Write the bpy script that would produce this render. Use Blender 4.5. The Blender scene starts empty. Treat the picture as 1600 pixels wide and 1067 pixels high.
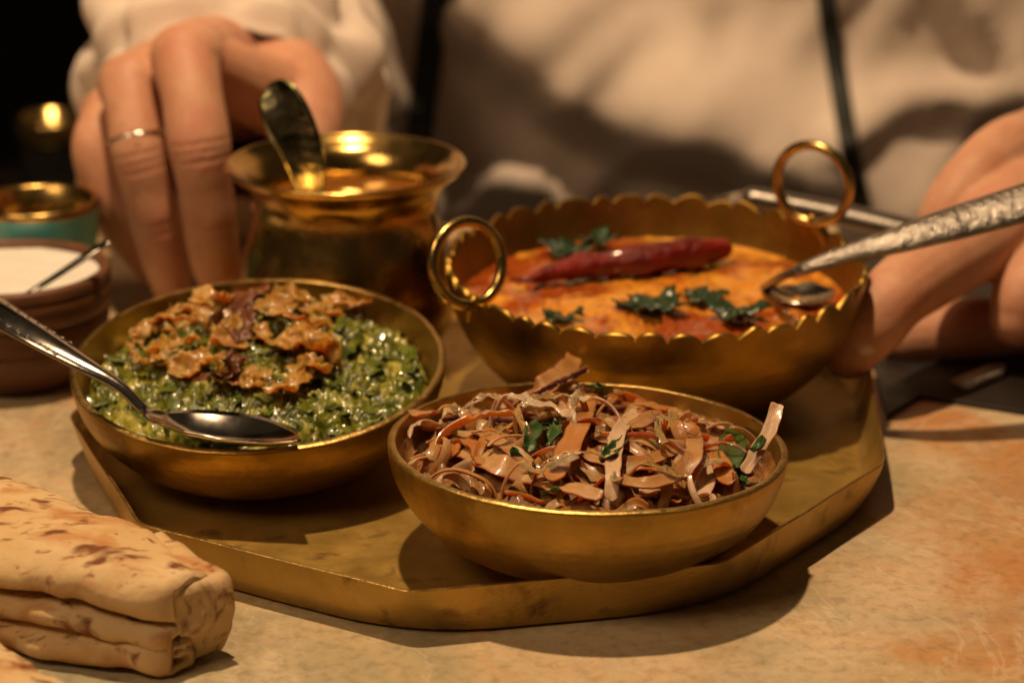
import bpy, bmesh, math, random
import numpy as np
from mathutils import Vector, Matrix, Euler, noise
random.seed(7); np.random.seed(7)
R = math.radians
S = 0.01                                   # everything below is written in centimetres
sc = bpy.context.scene
col = sc.collection

# ------------------------------------------------------------------ camera
PITCH, YAW, FPX = R(18.83), R(0.81), 3900.0
CAM = Vector((0, -70*math.cos(R(21)), 1.3 + 70*math.sin(R(21))))
cd = bpy.data.cameras.new('camera'); cam = bpy.data.objects.new('camera', cd); col.objects.link(cam)
cam.location = CAM*S; cam.rotation_euler = (math.pi/2 - PITCH, 0, -YAW)
cd.sensor_width = 36; cd.lens = FPX*36/1600; cd.clip_start = 0.01; cd.clip_end = 50
cd.dof.use_dof = True; cd.dof.aperture_fstop = 10.5; cd.dof.focus_distance = 0.628
cd.dof.aperture_blades = 0
sc.camera = cam
Fd = Vector((math.sin(YAW)*math.cos(PITCH), math.cos(YAW)*math.cos(PITCH), -math.sin(PITCH)))
Rt = Vector((math.cos(YAW), -math.sin(YAW), 0)); Up = Rt.cross(Fd)
def at(px, py, z=None, y=None):
    """where the line of sight through a place in the photograph meets a level z or an upright plane y (cm)"""
    d = Fd + Rt*((px-800)/FPX) - Up*((py-533.5)/FPX)
    t = (z-CAM.z)/d.z if z is not None else (y-CAM.y)/d.y
    return CAM + d*t
# ------------------------------------------------------------------ light
w = bpy.data.worlds.new('World'); sc.world = w; w.use_nodes = True
w.node_tree.nodes['Background'].inputs[0].default_value = (0.55, 0.36, 0.20, 1)
w.node_tree.nodes['Background'].inputs[1].default_value = 0.05
def lamp(name, loc, target, energy, radius, colr, spot=None, blend=.6):
    l = bpy.data.lights.new(name, 'SPOT' if spot else 'POINT'); l.energy = energy; l.color = colr
    l.shadow_soft_size = radius*S
    if spot: l.spot_size = R(spot); l.spot_blend = blend
    o = bpy.data.objects.new(name, l); col.objects.link(o); o.location = Vector(loc)*S
    o.rotation_euler = (Vector(target)-Vector(loc)).to_track_quat('-Z', 'Y').to_euler()
    return o
WARM = (1.0, 0.68, 0.385)
lamp('pendant_light', (-9, 4, 90), (0, 4, 0), 33, 1.6, WARM, 110, .8)
lamp('room_light', (-75, -60, 110), (0, 15, 3), 25, 26, WARM, 60, .8)
sc.view_settings.view_transform = 'Standard'; sc.view_settings.look = 'None'
sc.view_settings.exposure = 0; sc.view_settings.gamma = 1
try:
    sc.cycles.use_denoising = True
    sc.cycles.max_bounces = 8
except Exception: pass

# ------------------------------------------------------------------ helpers
def V(*a): return Vector(a)
def link(name, verts, faces, mat, parent=None, base=None, sharp=None, smooth=True, mats=None, fmat=None):
    base = Vector(base) if base is not None else Vector((0, 0, 0))
    me = bpy.data.meshes.new(name)
    me.from_pydata([((Vector(v)-base)*S)[:] for v in verts], [], faces)
    me.validate(); 
    bm = bmesh.new(); bm.from_mesh(me); bmesh.ops.recalc_face_normals(bm, faces=bm.faces); bm.to_mesh(me); bm.free()
    me.polygons.foreach_set('use_smooth', [smooth]*len(me.polygons))
    if sharp: me.set_sharp_from_angle(angle=R(sharp))
    for m in (mats or [mat]): me.materials.append(m)
    if fmat is not None: me.polygons.foreach_set('material_index', fmat)
    o = bpy.data.objects.new(name, me); col.objects.link(o)
    if parent is not None: o.parent = parent
    else: o.location = base*S
    return o
def tag(o, label=None, cat=None, group=None, kind=None):
    if label: o['label'] = label
    if cat: o['category'] = cat
    if group: o['group'] = group
    if kind: o['kind'] = kind
    return o
class Thing:
    """an Empty at the base of a thing; add() gives it a part"""
    def __init__(s, name, base, label, cat, group=None):
        s.b = Vector(base); s.o = bpy.data.objects.new(name, None); col.objects.link(s.o); s.o.location = s.b*S
        s.o.empty_display_size = .01
        tag(s.o, label, cat, group)
    def add(s, name, vf, mat, parent=None, **k):
        return link(name, vf[0], vf[1], mat, parent or s.o, s.b, **k)
def single(name, vf, mat, label, cat, group=None, base=None, **k):
    vs = vf[0]
    if base is None:
        a = np.array([v[:] for v in vs]); c = a.mean(0); base = (c[0], c[1], a[:, 2].min())
    return tag(link(name, vf[0], vf[1], mat, None, base, **k), label, cat, group)
def join(*vfs):
    v, f = [], []
    for a, b in vfs:
        n = len(v); v += [Vector(p) for p in a]; f += [tuple(i+n for i in q) for q in b]
    return v, f
def xf(vf, M): return [M @ Vector(p) for p in vf[0]], vf[1]
def loops(ls, cap0=False, cap1=False, closed=True):
    v = [Vector(p) for l in ls for p in l]; n = len(ls[0]); f = []
    for i in range(len(ls)-1):
        for j in range(n if closed else n-1):
            k = (j+1) % n
            f.append((i*n+j, i*n+k, (i+1)*n+k, (i+1)*n+j))
    if cap0: f.append(tuple(reversed(range(n))))
    if cap1: f.append(tuple((len(ls)-1)*n+j for j in range(n)))
    return v, f
def lathe(prof, n=96):
    return loops([[V(r*math.cos(2*math.pi*j/n), r*math.sin(2*math.pi*j/n), z) for j in range(n)] for r, z in prof])
def spline(pts, n, extra=None):
    """Catmull-Rom through pts (Vectors or tuples of any length)"""
    P = [np.array(p[:] if isinstance(p, Vector) else p, float) for p in pts]
    P = [2*P[0]-P[1]] + P + [2*P[-1]-P[-2]]
    out = []
    m = len(P)-3
    for i in range(n):
        u = i/(n-1)*m; k = min(int(u), m-1); t = u-k
        a, b, c, d = P[k:k+4]
        out.append(.5*((2*b) + (c-a)*t + (2*a-5*b+4*c-d)*t*t + (3*b-a-3*c+d)*t**3))
    return out
def frames(path, up=V(0, 0, 1)):
    out = []
    for i, p in enumerate(path):
        t = (path[min(i+1, len(path)-1)] - path[max(i-1, 0)])
        t = t.normalized() if t.length > 1e-9 else V(1, 0, 0)
        s = t.cross(up); s = s.normalized() if s.length > 1e-4 else t.cross(V(0, 1, 0)).normalized()
        out.append((t, s, s.cross(t)))
    return out
def tube(pts, rad, n=12, seg=24, flat=1.0, up=V(0, 0, 1), round_ends=True, jit=0, jsc=1.0):
    q = spline([tuple(p)+(r,) for p, r in zip([Vector(p)[:] for p in pts], rad)], seg)
    path = [Vector(a[:3]) for a in q]; rr = [max(a[3], .01) for a in q]
    fr = frames(path, up); ls = []
    def ring(c, s, u, r):
        return [c + s*(r*math.cos(2*math.pi*j/n)) + u*(r*flat*math.sin(2*math.pi*j/n)) for j in range(n)]
    if round_ends:
        for k in (0.05, .35, .65, .87):
            t, s, u = fr[0]; ls.append(ring(path[0]-t*rr[0]*math.cos(k*math.pi/2), s, u, rr[0]*math.sin(k*math.pi/2)))
    for c, (t, s, u), r in zip(path, fr, rr): ls.append(ring(c, s, u, r))
    if round_ends:
        for k in (.87, .65, .35, .05):
            t, s, u = fr[-1]; ls.append(ring(path[-1]+t*rr[-1]*math.cos(k*math.pi/2), s, u, rr[-1]*math.sin(k*math.pi/2)))
    if jit:
        ls = [[p + (p-sum(l, V(0, 0, 0))/n).normalized()*jit*noise.noise(p*jsc) for p in l] for l in ls]
    return loops(ls, True, True)
def ribbon(pts, widths, th, twist=None, seg=26, up=V(0, 0, 1), cup=0, ruffle=0, rsc=1.5, m=5, lace=0):
    """a bent strip with real thickness: pts + per-point half width; twist in degrees per point"""
    twist = twist or [0]*len(pts)
    q = spline([tuple(Vector(p))+(wd, tw) for p, wd, tw in zip(pts, widths, twist)], seg)
    path = [Vector(a[:3]) for a in q]; fr = frames(path, up)
    top, bot = [], []
    off = V(random.uniform(0, 50), random.uniform(0, 50), 0)
    for i, (a, (t, s, u)) in enumerate(zip(q, fr)):
        wd = max(a[3], .02); M = Matrix.Rotation(R(a[4]), 3, t); s2 = M @ s; u2 = M @ u
        e = .55 if i in (0, seg-1) else 1
        eL = e*(1+lace*(.45*noise.noise(V(i*.22, 0, 0)+off)+.2*noise.noise(V(i*.7, 3, 0)+off))); eR = e*(1+lace*(.45*noise.noise(V(i*.22, 9, 0)+off)+.2*noise.noise(V(i*.7, 13, 0)+off)))
        A, B = [], []
        for k in range(m):
            x = -1 + 2*k/(m-1)
            p = path[i] + s2*(wd*x*(eL if x < 0 else eR)) + u2*(cup*(x*x-.4))
            if ruffle: p = p + u2*(ruffle*noise.noise(p*rsc+off)) + s2*(ruffle*.6*noise.noise(p*rsc*1.3-off))
            if lace: p = p + u2*(.10*noise.noise(p*5+off)) + s2*(.05*noise.noise(p*6-off))
            h = th*(.5 if abs(x) < .99 else .22)*(1 if 0 < i < seg-1 else .4)
            A.append(p + u2*h); B.append(p - u2*h)
        top.append(A); bot.append(B)
    return loops([A + B[::-1] for A, B in zip(top, bot)], True, True)
def deform(vf, fn): return [fn(Vector(p)) for p in vf[0]], vf[1]
def fb(p, o=4, h=.55):
    a, s, f = 0, 1, 1
    for _ in range(o): a += s*noise.noise(p*f); s *= h; f *= 2.03
    return a

# ------------------------------------------------------------------ materials
def mat(name, c1, c2=None, scale=100, rough=.5, r2=None, metal=0, bump=0, bscale=300, sss=0, sssr=(.6, .25, .12), coat=0,
        stretch=(1, 1, 1), lo=.35, hi=.65, c3=None, s3=40, lo3=.5, hi3=.7, aniso=0, ior=1.45, trans=0, spec=.5, detail=5, bstretch=None, sheen=0, bdist=.0008):
    m = bpy.data.materials.new(name); m.use_nodes = True; nt = m.node_tree; N = nt.nodes; L = nt.links
    b = N['Principled BSDF']
    b.inputs['Roughness'].default_value = rough; b.inputs['Metallic'].default_value = metal
    b.inputs['IOR'].default_value = ior; b.inputs['Specular IOR Level'].default_value = spec
    b.inputs['Base Color'].default_value = (*c1, 1)
    if sss:
        b.inputs['Subsurface Weight'].default_value = sss; b.inputs['Subsurface Radius'].default_value = sssr
        b.inputs['Subsurface Scale'].default_value = .006
    if coat: b.inputs['Coat Weight'].default_value = coat; b.inputs['Coat Roughness'].default_value = .12
    if trans: b.inputs['Transmission Weight'].default_value = trans
    if sheen: b.inputs['Sheen Weight'].default_value = sheen
    tc = N.new('ShaderNodeTexCoord'); mp = N.new('ShaderNodeMapping'); mp.inputs['Scale'].default_value = stretch
    L.new(tc.outputs['Object'], mp.inputs[0])
    def nz(sca, det=detail, src=None, dist=0):
        n = N.new('ShaderNodeTexNoise'); n.inputs['Scale'].default_value = sca; n.inputs['Detail'].default_value = det
        n.inputs['Roughness'].default_value = .6; n.inputs['Distortion'].default_value = dist
        L.new((src or mp).outputs[0], n.inputs['Vector']); return n
    def ramp(n, a, c, ca, cb):
        r = N.new('ShaderNodeValToRGB'); r.color_ramp.elements[0].position = a; r.color_ramp.elements[1].position = c
        r.color_ramp.elements[0].color = (*ca, 1); r.color_ramp.elements[1].color = (*cb, 1); L.new(n.outputs[0], r.inputs[0]); return r
    out = None
    if c2:
        out = ramp(nz(scale, dist=.3), lo, hi, c1, c2).outputs[0]
    if c3:
        k = ramp(nz(s3, dist=.5), lo3, hi3, (0, 0, 0), (1, 1, 1))
        mx = N.new('ShaderNodeMix'); mx.data_type = 'RGBA'
        L.new(k.outputs[0], mx.inputs['Factor'])
        if out: L.new(out, mx.inputs[6])
        else: mx.inputs[6].default_value = (*c1, 1)
        mx.inputs[7].default_value = (*c3, 1); out = mx.outputs[2]
    if out: L.new(out, b.inputs['Base Color'])
    if r2 is not None:
        r = ramp(nz(scale*1.7), .3, .7, (rough,)*3, (r2,)*3); L.new(r.outputs[0], b.inputs['Roughness'])
    if bump:
        src = mp
        if bstretch:
            src = N.new('ShaderNodeMapping'); src.inputs['Scale'].default_value = bstretch; L.new(tc.outputs['Object'], src.inputs[0])
        bp = N.new('ShaderNodeBump'); bp.inputs['Strength'].default_value = bump; bp.inputs['Distance'].default_value = bdist
        L.new(nz(bscale, 6, src).outputs[0], bp.inputs['Height']); L.new(bp.outputs[0], b.inputs['Normal'])
    m['b'] = b.name
    return m
BR1, BR2, BR3 = (.46, .285, .060), (.35, .21, .042), (.19, .11, .025)
M_bowl = mat('satin_brass', BR1, BR2, 60, .30, .50, .9, .25, 420, c3=BR3, s3=45, lo3=.56, hi3=.80)
M_tray = mat('worn_brass', (.55, .36, .095), (.43, .27, .062), 45, .32, .52, .72, .22, 300, c3=(.17, .10, .035), s3=75, lo3=.56, hi3=.72, bstretch=(1, 9, 4))
M_pot = mat('polished_brass', (.56, .375, .125), (.40, .25, .07), 60, .17, .30, 1, .6, 85, c3=BR3, s3=50, lo3=.55, hi3=.8)
M_lip = mat('polished_lip', (.55, .365, .12), (.44, .28, .08), 50, .15, .24, 1, .15, 200, c3=BR3, s3=50, lo3=.58, hi3=.8)
M_kar = mat('dull_brass', (.38, .235, .05), (.29, .175, .036), 60, .36, .48, 1, .15, 260, c3=BR3, s3=40, lo3=.55, hi3=.85)
M_ring = mat('handle_brass', (.50, .35, .12), (.40, .27, .09), 80, .18, .3, 1, .05, 600)
M_edge = mat('rubbed_highlight_edge', (.66, .45, .16), (.52, .34, .11), 160, .26, .42, 1, .3, 500)  # rubbed edge, its brass also lightened to carry the rim highlight
M_steel = mat('polished_steel', (.50, .47, .43), (.42, .39, .35), 80, .12, .2, 1, .03, 400)
M_steel_h = mat('hammered_steel', (.34, .31, .28), (.24, .215, .19), 150, .24, .36, 1, .8, 330, bdist=.0012)
M_steel_d = mat('dark_steel', (.30, .27, .25), (.22, .20, .18), 80, .28, .4, 1, .1, 300)
M_steel_refl = mat('painted_reflection_steel', (.42, .37, .24), (.26, .23, .12), 140, .14, .26, 1, .5, 160, c3=(.05, .06, .018), s3=130, lo3=.46, hi3=.6)  # greenish tint and dark spots paint the spinach's reflection into the steel
M_silver = mat('ring_silver', (.75, .70, .66), None, rough=.15, metal=1)

def table_mat():
    m = bpy.data.materials.new('mottled_stone'); m.use_nodes = True; nt = m.node_tree; N = nt.nodes; L = nt.links
    b = N['Principled BSDF']; tc = N.new('ShaderNodeTexCoord')
    def nz(sc_, det, dist, off):
        mp = N.new('ShaderNodeMapping'); mp.inputs['Location'].default_value = off; L.new(tc.outputs['Object'], mp.inputs[0])
        n = N.new('ShaderNodeTexNoise'); n.inputs['Scale'].default_value = sc_; n.inputs['Detail'].default_value = det
        n.inputs['Roughness'].default_value = .62; n.inputs['Distortion'].default_value = dist; L.new(mp.outputs[0], n.inputs['Vector']); return n
    def ramp(n, els):
        r = N.new('ShaderNodeValToRGB'); e = r.color_ramp.elements
        while len(e) < len(els): e.new(.5)
        for x, (p, c) in zip(e, els): x.position = p; x.color = (*c, 1)
        L.new(n.outputs[0], r.inputs[0]); return r.outputs[0]
    def mix(f, a, c, mode='MIX'):
        x = N.new('ShaderNodeMix'); x.data_type = 'RGBA'; x.blend_type = mode
        if isinstance(f, float): x.inputs['Factor'].default_value = f
        else: L.new(f, x.inputs['Factor'])
        L.new(a, x.inputs[6]); L.new(c, x.inputs[7]); return x.outputs[2]
    base = ramp(nz(8, 8, .9, (3.4, 1.2, 0)), [(.30, (.30, .27, .18)), (.44, (.43, .35, .21)), (.53, (.52, .37, .20)), (.62, (.38, .32, .21)), (.74, (.52, .27, .10))])
    rust = ramp(nz(6, 9, 1.0, (7.3, 2.2, 1)), [(.50, (0, 0, 0)), (.66, (.8, .8, .8))])
    rc = N.new('ShaderNodeRGB'); rc.outputs[0].default_value = (.50, .22, .07, 1)
    c = mix(rust, base, rc.outputs[0])
    pale = ramp(nz(10, 10, 1.2, (1.1, 5.2, 0)), [(.53, (0, 0, 0)), (.60, (.35, .35, .35)), (.75, (.75, .75, .75))])
    pc = N.new('ShaderNodeRGB'); pc.outputs[0].default_value = (.66, .54, .38, 1)
    c = mix(pale, c, pc.outputs[0])
    vein = ramp(nz(5, 12, 1.3, (9.1, .4, 2)), [(.493, (0, 0, 0)), (.5, (.40, .40, .40)), (.507, (0, 0, 0))])
    c = mix(vein, c, pc.outputs[0])
    fine = ramp(nz(260, 8, .4, (0, 0, 0)), [(.3, (.72, .70, .66)), (.48, (.97, .97, .97)), (.7, (1.12, 1.10, 1.06))])
    c = mix(1.0, c, fine, 'MULTIPLY')
    L.new(c, b.inputs['Base Color'])
    L.new(ramp(nz(30, 5, .4, (2, 2, 2)), [(.3, (.34,)*3), (.7, (.5,)*3)]), b.inputs['Roughness'])
    bp = N.new('ShaderNodeBump'); bp.inputs['Strength'].default_value = .12; bp.inputs['Distance'].default_value = .0006
    L.new(nz(160, 8, .3, (0, 0, 0)).outputs[0], bp.inputs['Height']); L.new(bp.outputs[0], b.inputs['Normal'])
    return m
M_table = table_mat()
M_dark = mat('dark_finish', (.010, .006, .004), (.018, .010, .006), 30, .35, .5, 0, .05, 300)
M_skin = mat('skin', (.60, .33, .21), (.52, .25, .15), 90, .50, .62, 0, .5, 420, sss=.35, c3=(.56, .22, .15), s3=55, lo3=.5, hi3=.75, bdist=.0004)
M_nail = mat('nail', (.70, .42, .35), (.74, .48, .40), 120, .18, sss=.3, coat=.5)
M_cloth = mat('cream_cotton', (.76, .65, .57), (.70, .59, .51), 60, .9, 0.95, 0, .35, 1500, sheen=.2)
M_strap = mat('black_strap', (.012, .014, .013), (.02, .024, .022), 200, .6, bump=.3, bscale=900)
M_wood = mat('dark_wood', (.16, .065, .028), (.085, .034, .016), 60, .42, .55, 0, .3, 240, stretch=(1, 1, 7))
M_yog = mat('white_yogurt', (.85, .82, .76), (.82, .78, .70), 80, .35, sss=.2, bump=.25, bscale=160, bdist=.0015)
M_teal = mat('teal_glaze', (.16, .62, .64), (.20, .66, .66), 60, .25, coat=.5)
M_black = mat('black_glass', (.008, .007, .006), (.014, .012, .01), 60, .12, coat=.6)
M_scrap = mat('cream_scrap', (.62, .54, .44), (.56, .48, .38), 60, .9, bump=.3, bscale=900)
M_saag = mat('creamed_spinach', (.030, .048, .003), (.17, .18, .010), 170, .20, .36, 0, .4, 420, coat=.8, c3=(.58, .50, .09), s3=120, lo3=.50, hi3=.70, lo=.36, hi=.62, bdist=.001)
M_saagleaf = mat('spinach_shred', (.030, .055, .004), (.15, .18, .014), 260, .25, coat=.6, bump=.4, bscale=900)
M_fry = mat('fried_onion_gold', (.50, .26, .045), (.30, .11, .016), 130, .28, .42, 0, .6, 500, sss=.6, coat=.4, c3=(.70, .48, .16), s3=110, lo3=.55, hi3=.75)
M_fryd = mat('fried_onion_dark', (.085, .022, .007), (.17, .05, .012), 150, .30, .4, 0, .5, 600, coat=.5)
M_curry = mat('orange_curry', (.78, .37, .05), (.66, .23, .018), 70, .14, .26, 0, .35, 70, sss=.15, coat=1, c3=(.34, .065, .008), s3=26, lo3=.46, hi3=.55, bdist=.0015)
M_chilli = mat('dried_chilli', (.21, .008, .002), (.10, .005, .002), 120, .26, .4, 0, 1.0, 200, coat=.5, bdist=.002, spec=.3)
M_herb = mat('coriander_leaf', (.025, .07, .014), (.045, .11, .02), 160, .35, bump=.4, bscale=500, coat=.3)
M_herbd = mat('dark_curry_leaf', (.010, .030, .010), (.02, .05, .016), 160, .3, bump=.4, bscale=500, coat=.4)
M_broth = mat('brown_broth', (.30, .11, .018), (.24, .08, .012), 40, .10, coat=.8, bump=.08, bscale=120)
ON = dict(rough=.28, r2=.44, bump=.4, bscale=260, sss=.8, coat=.3)
M_on_pink = mat('onion_pink', (.57, .34, .16), (.50, .27, .11), 130, c3=(.34, .13, .05), s3=90, lo3=.55, hi3=.75, **ON)
M_on_tan = mat('onion_tan', (.47, .25, .075), (.41, .20, .05), 130, c3=(.24, .09, .04), s3=90, lo3=.55, hi3=.75, **ON)
M_on_pale = mat('onion_pale', (.66, .45, .27), (.58, .36, .20), 150, c3=(.46, .26, .15), s3=110, lo3=.56, hi3=.75, **{**ON, 'sss': .3})
M_on_orange = mat('pickle_orange', (.48, .21, .06), (.40, .16, .04), 130, c3=(.28, .10, .03), s3=90, lo3=.55, hi3=.75, **ON)
M_on_purple = mat('onion_skin_purple', (.085, .012, .018), (.14, .03, .03), 400, .35, bump=.4, bscale=800)
M_on_fill = mat('salad_filling', (.30, .135, .035), (.14, .055, .015), 160, .38, .55, 0, .8, 300, coat=.15, c3=(.44, .24, .09), s3=150, lo3=.5, hi3=.7, bdist=.0015)

def streak(m, edge, dark, lo=.80):
    nt = m.node_tree; N = nt.nodes; L = nt.links; b = N['Principled BSDF']; src = b.inputs['Base Color'].links[0].from_socket
    at_ = N.new('ShaderNodeAttribute'); at_.attribute_name = 'strip'
    mp = N.new('ShaderNodeMapping'); mp.inputs['Scale'].default_value = (.8, 4.5, 1); L.new(at_.outputs['Vector'], mp.inputs[0])
    n = N.new('ShaderNodeTexNoise'); n.inputs['Scale'].default_value = 1.6; n.inputs['Detail'].default_value = 5; L.new(mp.outputs[0], n.inputs['Vector'])
    r = N.new('ShaderNodeValToRGB'); r.color_ramp.elements[0].position = .40; r.color_ramp.elements[1].position = .66; L.new(n.outputs[0], r.inputs[0])
    x = N.new('ShaderNodeMix'); x.data_type = 'RGBA'; L.new(r.outputs[0], x.inputs['Factor']); L.new(src, x.inputs[6]); x.inputs[7].default_value = (*dark, 1)
    sp = N.new('ShaderNodeSeparateXYZ'); L.new(at_.outputs['Vector'], sp.inputs[0])
    ab = N.new('ShaderNodeMath'); ab.operation = 'ABSOLUTE'; L.new(sp.outputs[1], ab.inputs[0])
    ad = N.new('ShaderNodeMath'); ad.operation = 'MULTIPLY_ADD'; L.new(n.outputs[0], ad.inputs[0]); ad.inputs[1].default_value = .16; L.new(ab.outputs[0], ad.inputs[2])
    r2 = N.new('ShaderNodeValToRGB'); r2.color_ramp.elements[0].position = lo+.06; r2.color_ramp.elements[1].position = min(1, lo+.13); L.new(ad.outputs[0], r2.inputs[0])
    ad.use_clamp = False
    y = N.new('ShaderNodeMix'); y.data_type = 'RGBA'; L.new(r2.outputs[0], y.inputs['Factor']); L.new(x.outputs[2], y.inputs[6]); y.inputs[7].default_value = (*edge, 1)
    L.new(y.outputs[2], b.inputs['Base Color'])
    bp = b.inputs['Normal'].links[0].from_node
    b2 = N.new('ShaderNodeBump'); b2.inputs['Strength'].default_value = .25; b2.inputs['Distance'].default_value = .0008
    L.new(n.outputs[0], b2.inputs['Height']); L.new(bp.outputs[0], b2.inputs['Normal']); L.new(b2.outputs[0], b.inputs['Normal'])
streak(M_on_pink, (.34, .14, .07), (.46, .24, .09), .9); streak(M_on_tan, (.12, .025, .018), (.38, .19, .07), .9); streak(M_on_pale, (.44, .25, .16), (.56, .38, .26), .9); streak(M_on_orange, (.24, .08, .02), (.42, .17, .035), .92)
def strip_coords(o, seg, m, k=1.0):
    a = o.data.attributes.new('strip', 'FLOAT_VECTOR', 'POINT'); n = len(o.data.vertices); v = np.zeros((n, 3)); off = random.uniform(0, 30)
    for i in range(n):
        r, j = divmod(i, 2*m); x = -1+2*(j if j < m else 2*m-1-j)/(m-1); v[i] = (off+r/seg*4*k, x, 0)
    a.data.foreach_set('vector', v.ravel().astype(np.float32))
def bread_mat():
    m = mat('toasted_flatbread', (.67, .49, .27), (.58, .38, .17), 45, .75, .85, 0, .4, 260, bdist=.001, sss=.08)
    nt = m.node_tree; N = nt.nodes; L = nt.links; b = N['Principled BSDF']
    src = b.inputs['Base Color'].links[0].from_socket
    tc = N.new('ShaderNodeTexCoord'); mp = N.new('ShaderNodeMapping'); mp.inputs['Scale'].default_value = (1, 2.0, 1); mp.inputs['Rotation'].default_value = (0, 0, R(38))
    L.new(tc.outputs['Object'], mp.inputs[0])
    def layer(src, sca, lo, hi, colr, off):
        mo = N.new('ShaderNodeMapping'); mo.inputs['Location'].default_value = off; L.new(mp.outputs[0], mo.inputs[0])
        n = N.new('ShaderNodeTexNoise'); n.inputs['Scale'].default_value = sca; n.inputs['Detail'].default_value = 3; n.inputs['Distortion'].default_value = .4
        L.new(mo.outputs[0], n.inputs['Vector'])
        r = N.new('ShaderNodeValToRGB'); r.color_ramp.elements[0].position = lo; r.color_ramp.elements[1].position = hi; L.new(n.outputs[0], r.inputs[0])
        x = N.new('ShaderNodeMix'); x.data_type = 'RGBA'; L.new(r.outputs[0], x.inputs['Factor']); L.new(src, x.inputs[6]); x.inputs[7].default_value = (*colr, 1)
        return x.outputs[2]
    s = layer(src, 60, .50, .70, (.46, .20, .06), (0, 0, 0))
    s = layer(s, 84, .56, .655, (.17, .055, .016), (.3, .1, 0))
    s = layer(s, 190, .60, .70, (.26, .10, .03), (.7, .4, 0))
    L.new(s, b.inputs['Base Color'])
    return m
M_bread = bread_mat()

# ------------------------------------------------------------------ setting
FL = .22                                    # tray floor level
def slab(poly, z0, z1, bev=.15):
    c = sum((Vector((p[0], p[1], 0)) for p in poly), V(0, 0, 0))/len(poly)
    def ring(z, k): return [Vector((p[0]+(c.x-p[0])*k, p[1]+(c.y-p[1])*k, z)) for p in poly]
    k = bev/10
    return loops([ring(z0, 0), ring(z1-bev, 0), ring(z1-bev*.3, k*.3), ring(z1, k)], True, True)
tb = slab([(-75, -75), (75, -75), (75, 26.5), (-75, 26.5)], -3, 0, .3)
tag(link('table_top', tb[0], tb[1], M_table, None, (0, 0, 0), sharp=40), kind='structure')

bw = slab([(-300, 230), (300, 230), (300, 236), (-300, 236)], -90, 180, .3)
tag(link('background_wall', bw[0], bw[1], M_dark, None, (0, 230, -90), sharp=40), kind='structure')

# ------------------------------------------------------------------ tray
ZR = 1.38
def corner(px, py): p = at(px, py, z=ZR); return (p.x, p.y)
A, B_, C_, E_, F_ = corner(640, 925), corner(1130, 880), corner(1385, 722), corner(216, 818), corner(107, 648)
d = corner(1362, 575); D_ = (C_[0]+(d[0]-C_[0])*1.35, C_[1]+(d[1]-C_[1])*1.35)
POLY = [A, B_, C_, D_, (5.5, 17.2), (-7.8, 15.2), F_, E_]
def rounded(poly, fil, inset, z, nc=9, ne=6):
    n = len(poly); P = [Vector((p[0], p[1], 0)) for p in poly]
    # offset inwards
    Q = []
    for i in range(n):
        a, b, c = P[i-1], P[i], P[(i+1) % n]
        d1, d2 = (b-a).normalized(), (c-b).normalized()
        n1, n2 = V(-d1.y, d1.x, 0), V(-d2.y, d2.x, 0)
        m = (n1+n2).normalized(); Q.append(b + m*(inset/max(.3, m.dot(n1))))
    out = []
    for i in range(n):
        a, b, c = Q[i-1], Q[i], Q[(i+1) % n]
        t = min(fil, .48*(a-b).length, .48*(c-b).length)
        s, e = b+(a-b).normalized()*t, b+(c-b).normalized()*t
        for k in range(nc):
            u = k/(nc-1); out.append((s*(1-u)**2 + b*2*u*(1-u) + e*u*u))
        nx = Q[(i+1) % n]; t2 = min(fil, .48*(nx-b).length, .48*(Q[(i+2) % n]-nx).length)
        s2 = nx+(b-nx).normalized()*t2
        for k in range(1, ne): out.append(e.lerp(s2, k/ne))
    return [V(p.x, p.y, z + .02*noise.noise(p*.25)*(z > 1)) for p in out]
T = Thing('octagonal_tray', (0, 4, 0), 'octagonal brass tray with low upright rim carrying the bowls and pot', 'tray')
rl = [rounded(POLY, 2.6, .42, .0), rounded(POLY, 2.4, .26, .10), rounded(POLY, 1.7, .18, .45), rounded(POLY, .9, .07, .95), rounded(POLY, .38, 0, ZR-.02),
      rounded(POLY, .36, .015, ZR), rounded(POLY, .36, .075, ZR), rounded(POLY, .36, .09, ZR-.02), rounded(POLY, .9, .16, .95), rounded(POLY, 1.7, .27, .5), rounded(POLY, 2.2, .38, FL+.06), rounded(POLY, 2.4, .5, FL)]
dent = lambda p: p + noise.noise_vector(p*.45)*V(1, 1, .3).length*.02
rl = [[p + V(1, 1, 0)*0 + Vector((noise.noise(p*.5)*.035, noise.noise(p*.5+V(9, 0, 0))*.035, 0)) for p in l] for l in rl]
T.add('side_wall', loops(rl[:5]), M_tray, sharp=50)
T.add('rim_edge', loops(rl[4:8]), M_edge, sharp=50)
T.add('inner_wall', loops(rl[7:]), M_tray, sharp=50)
fl = rounded(POLY, 2.4, .5, FL)
c0 = sum(fl, V(0, 0, 0))/len(fl)
T.add('base', loops([fl] + [[p.lerp(c0, k)+V(0, 0, .012*noise.noise(p.lerp(c0, k)*.4)) for p in fl] for k in (.15, .3, .5, .7, .9, .99)], False, True), M_tray)

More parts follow.
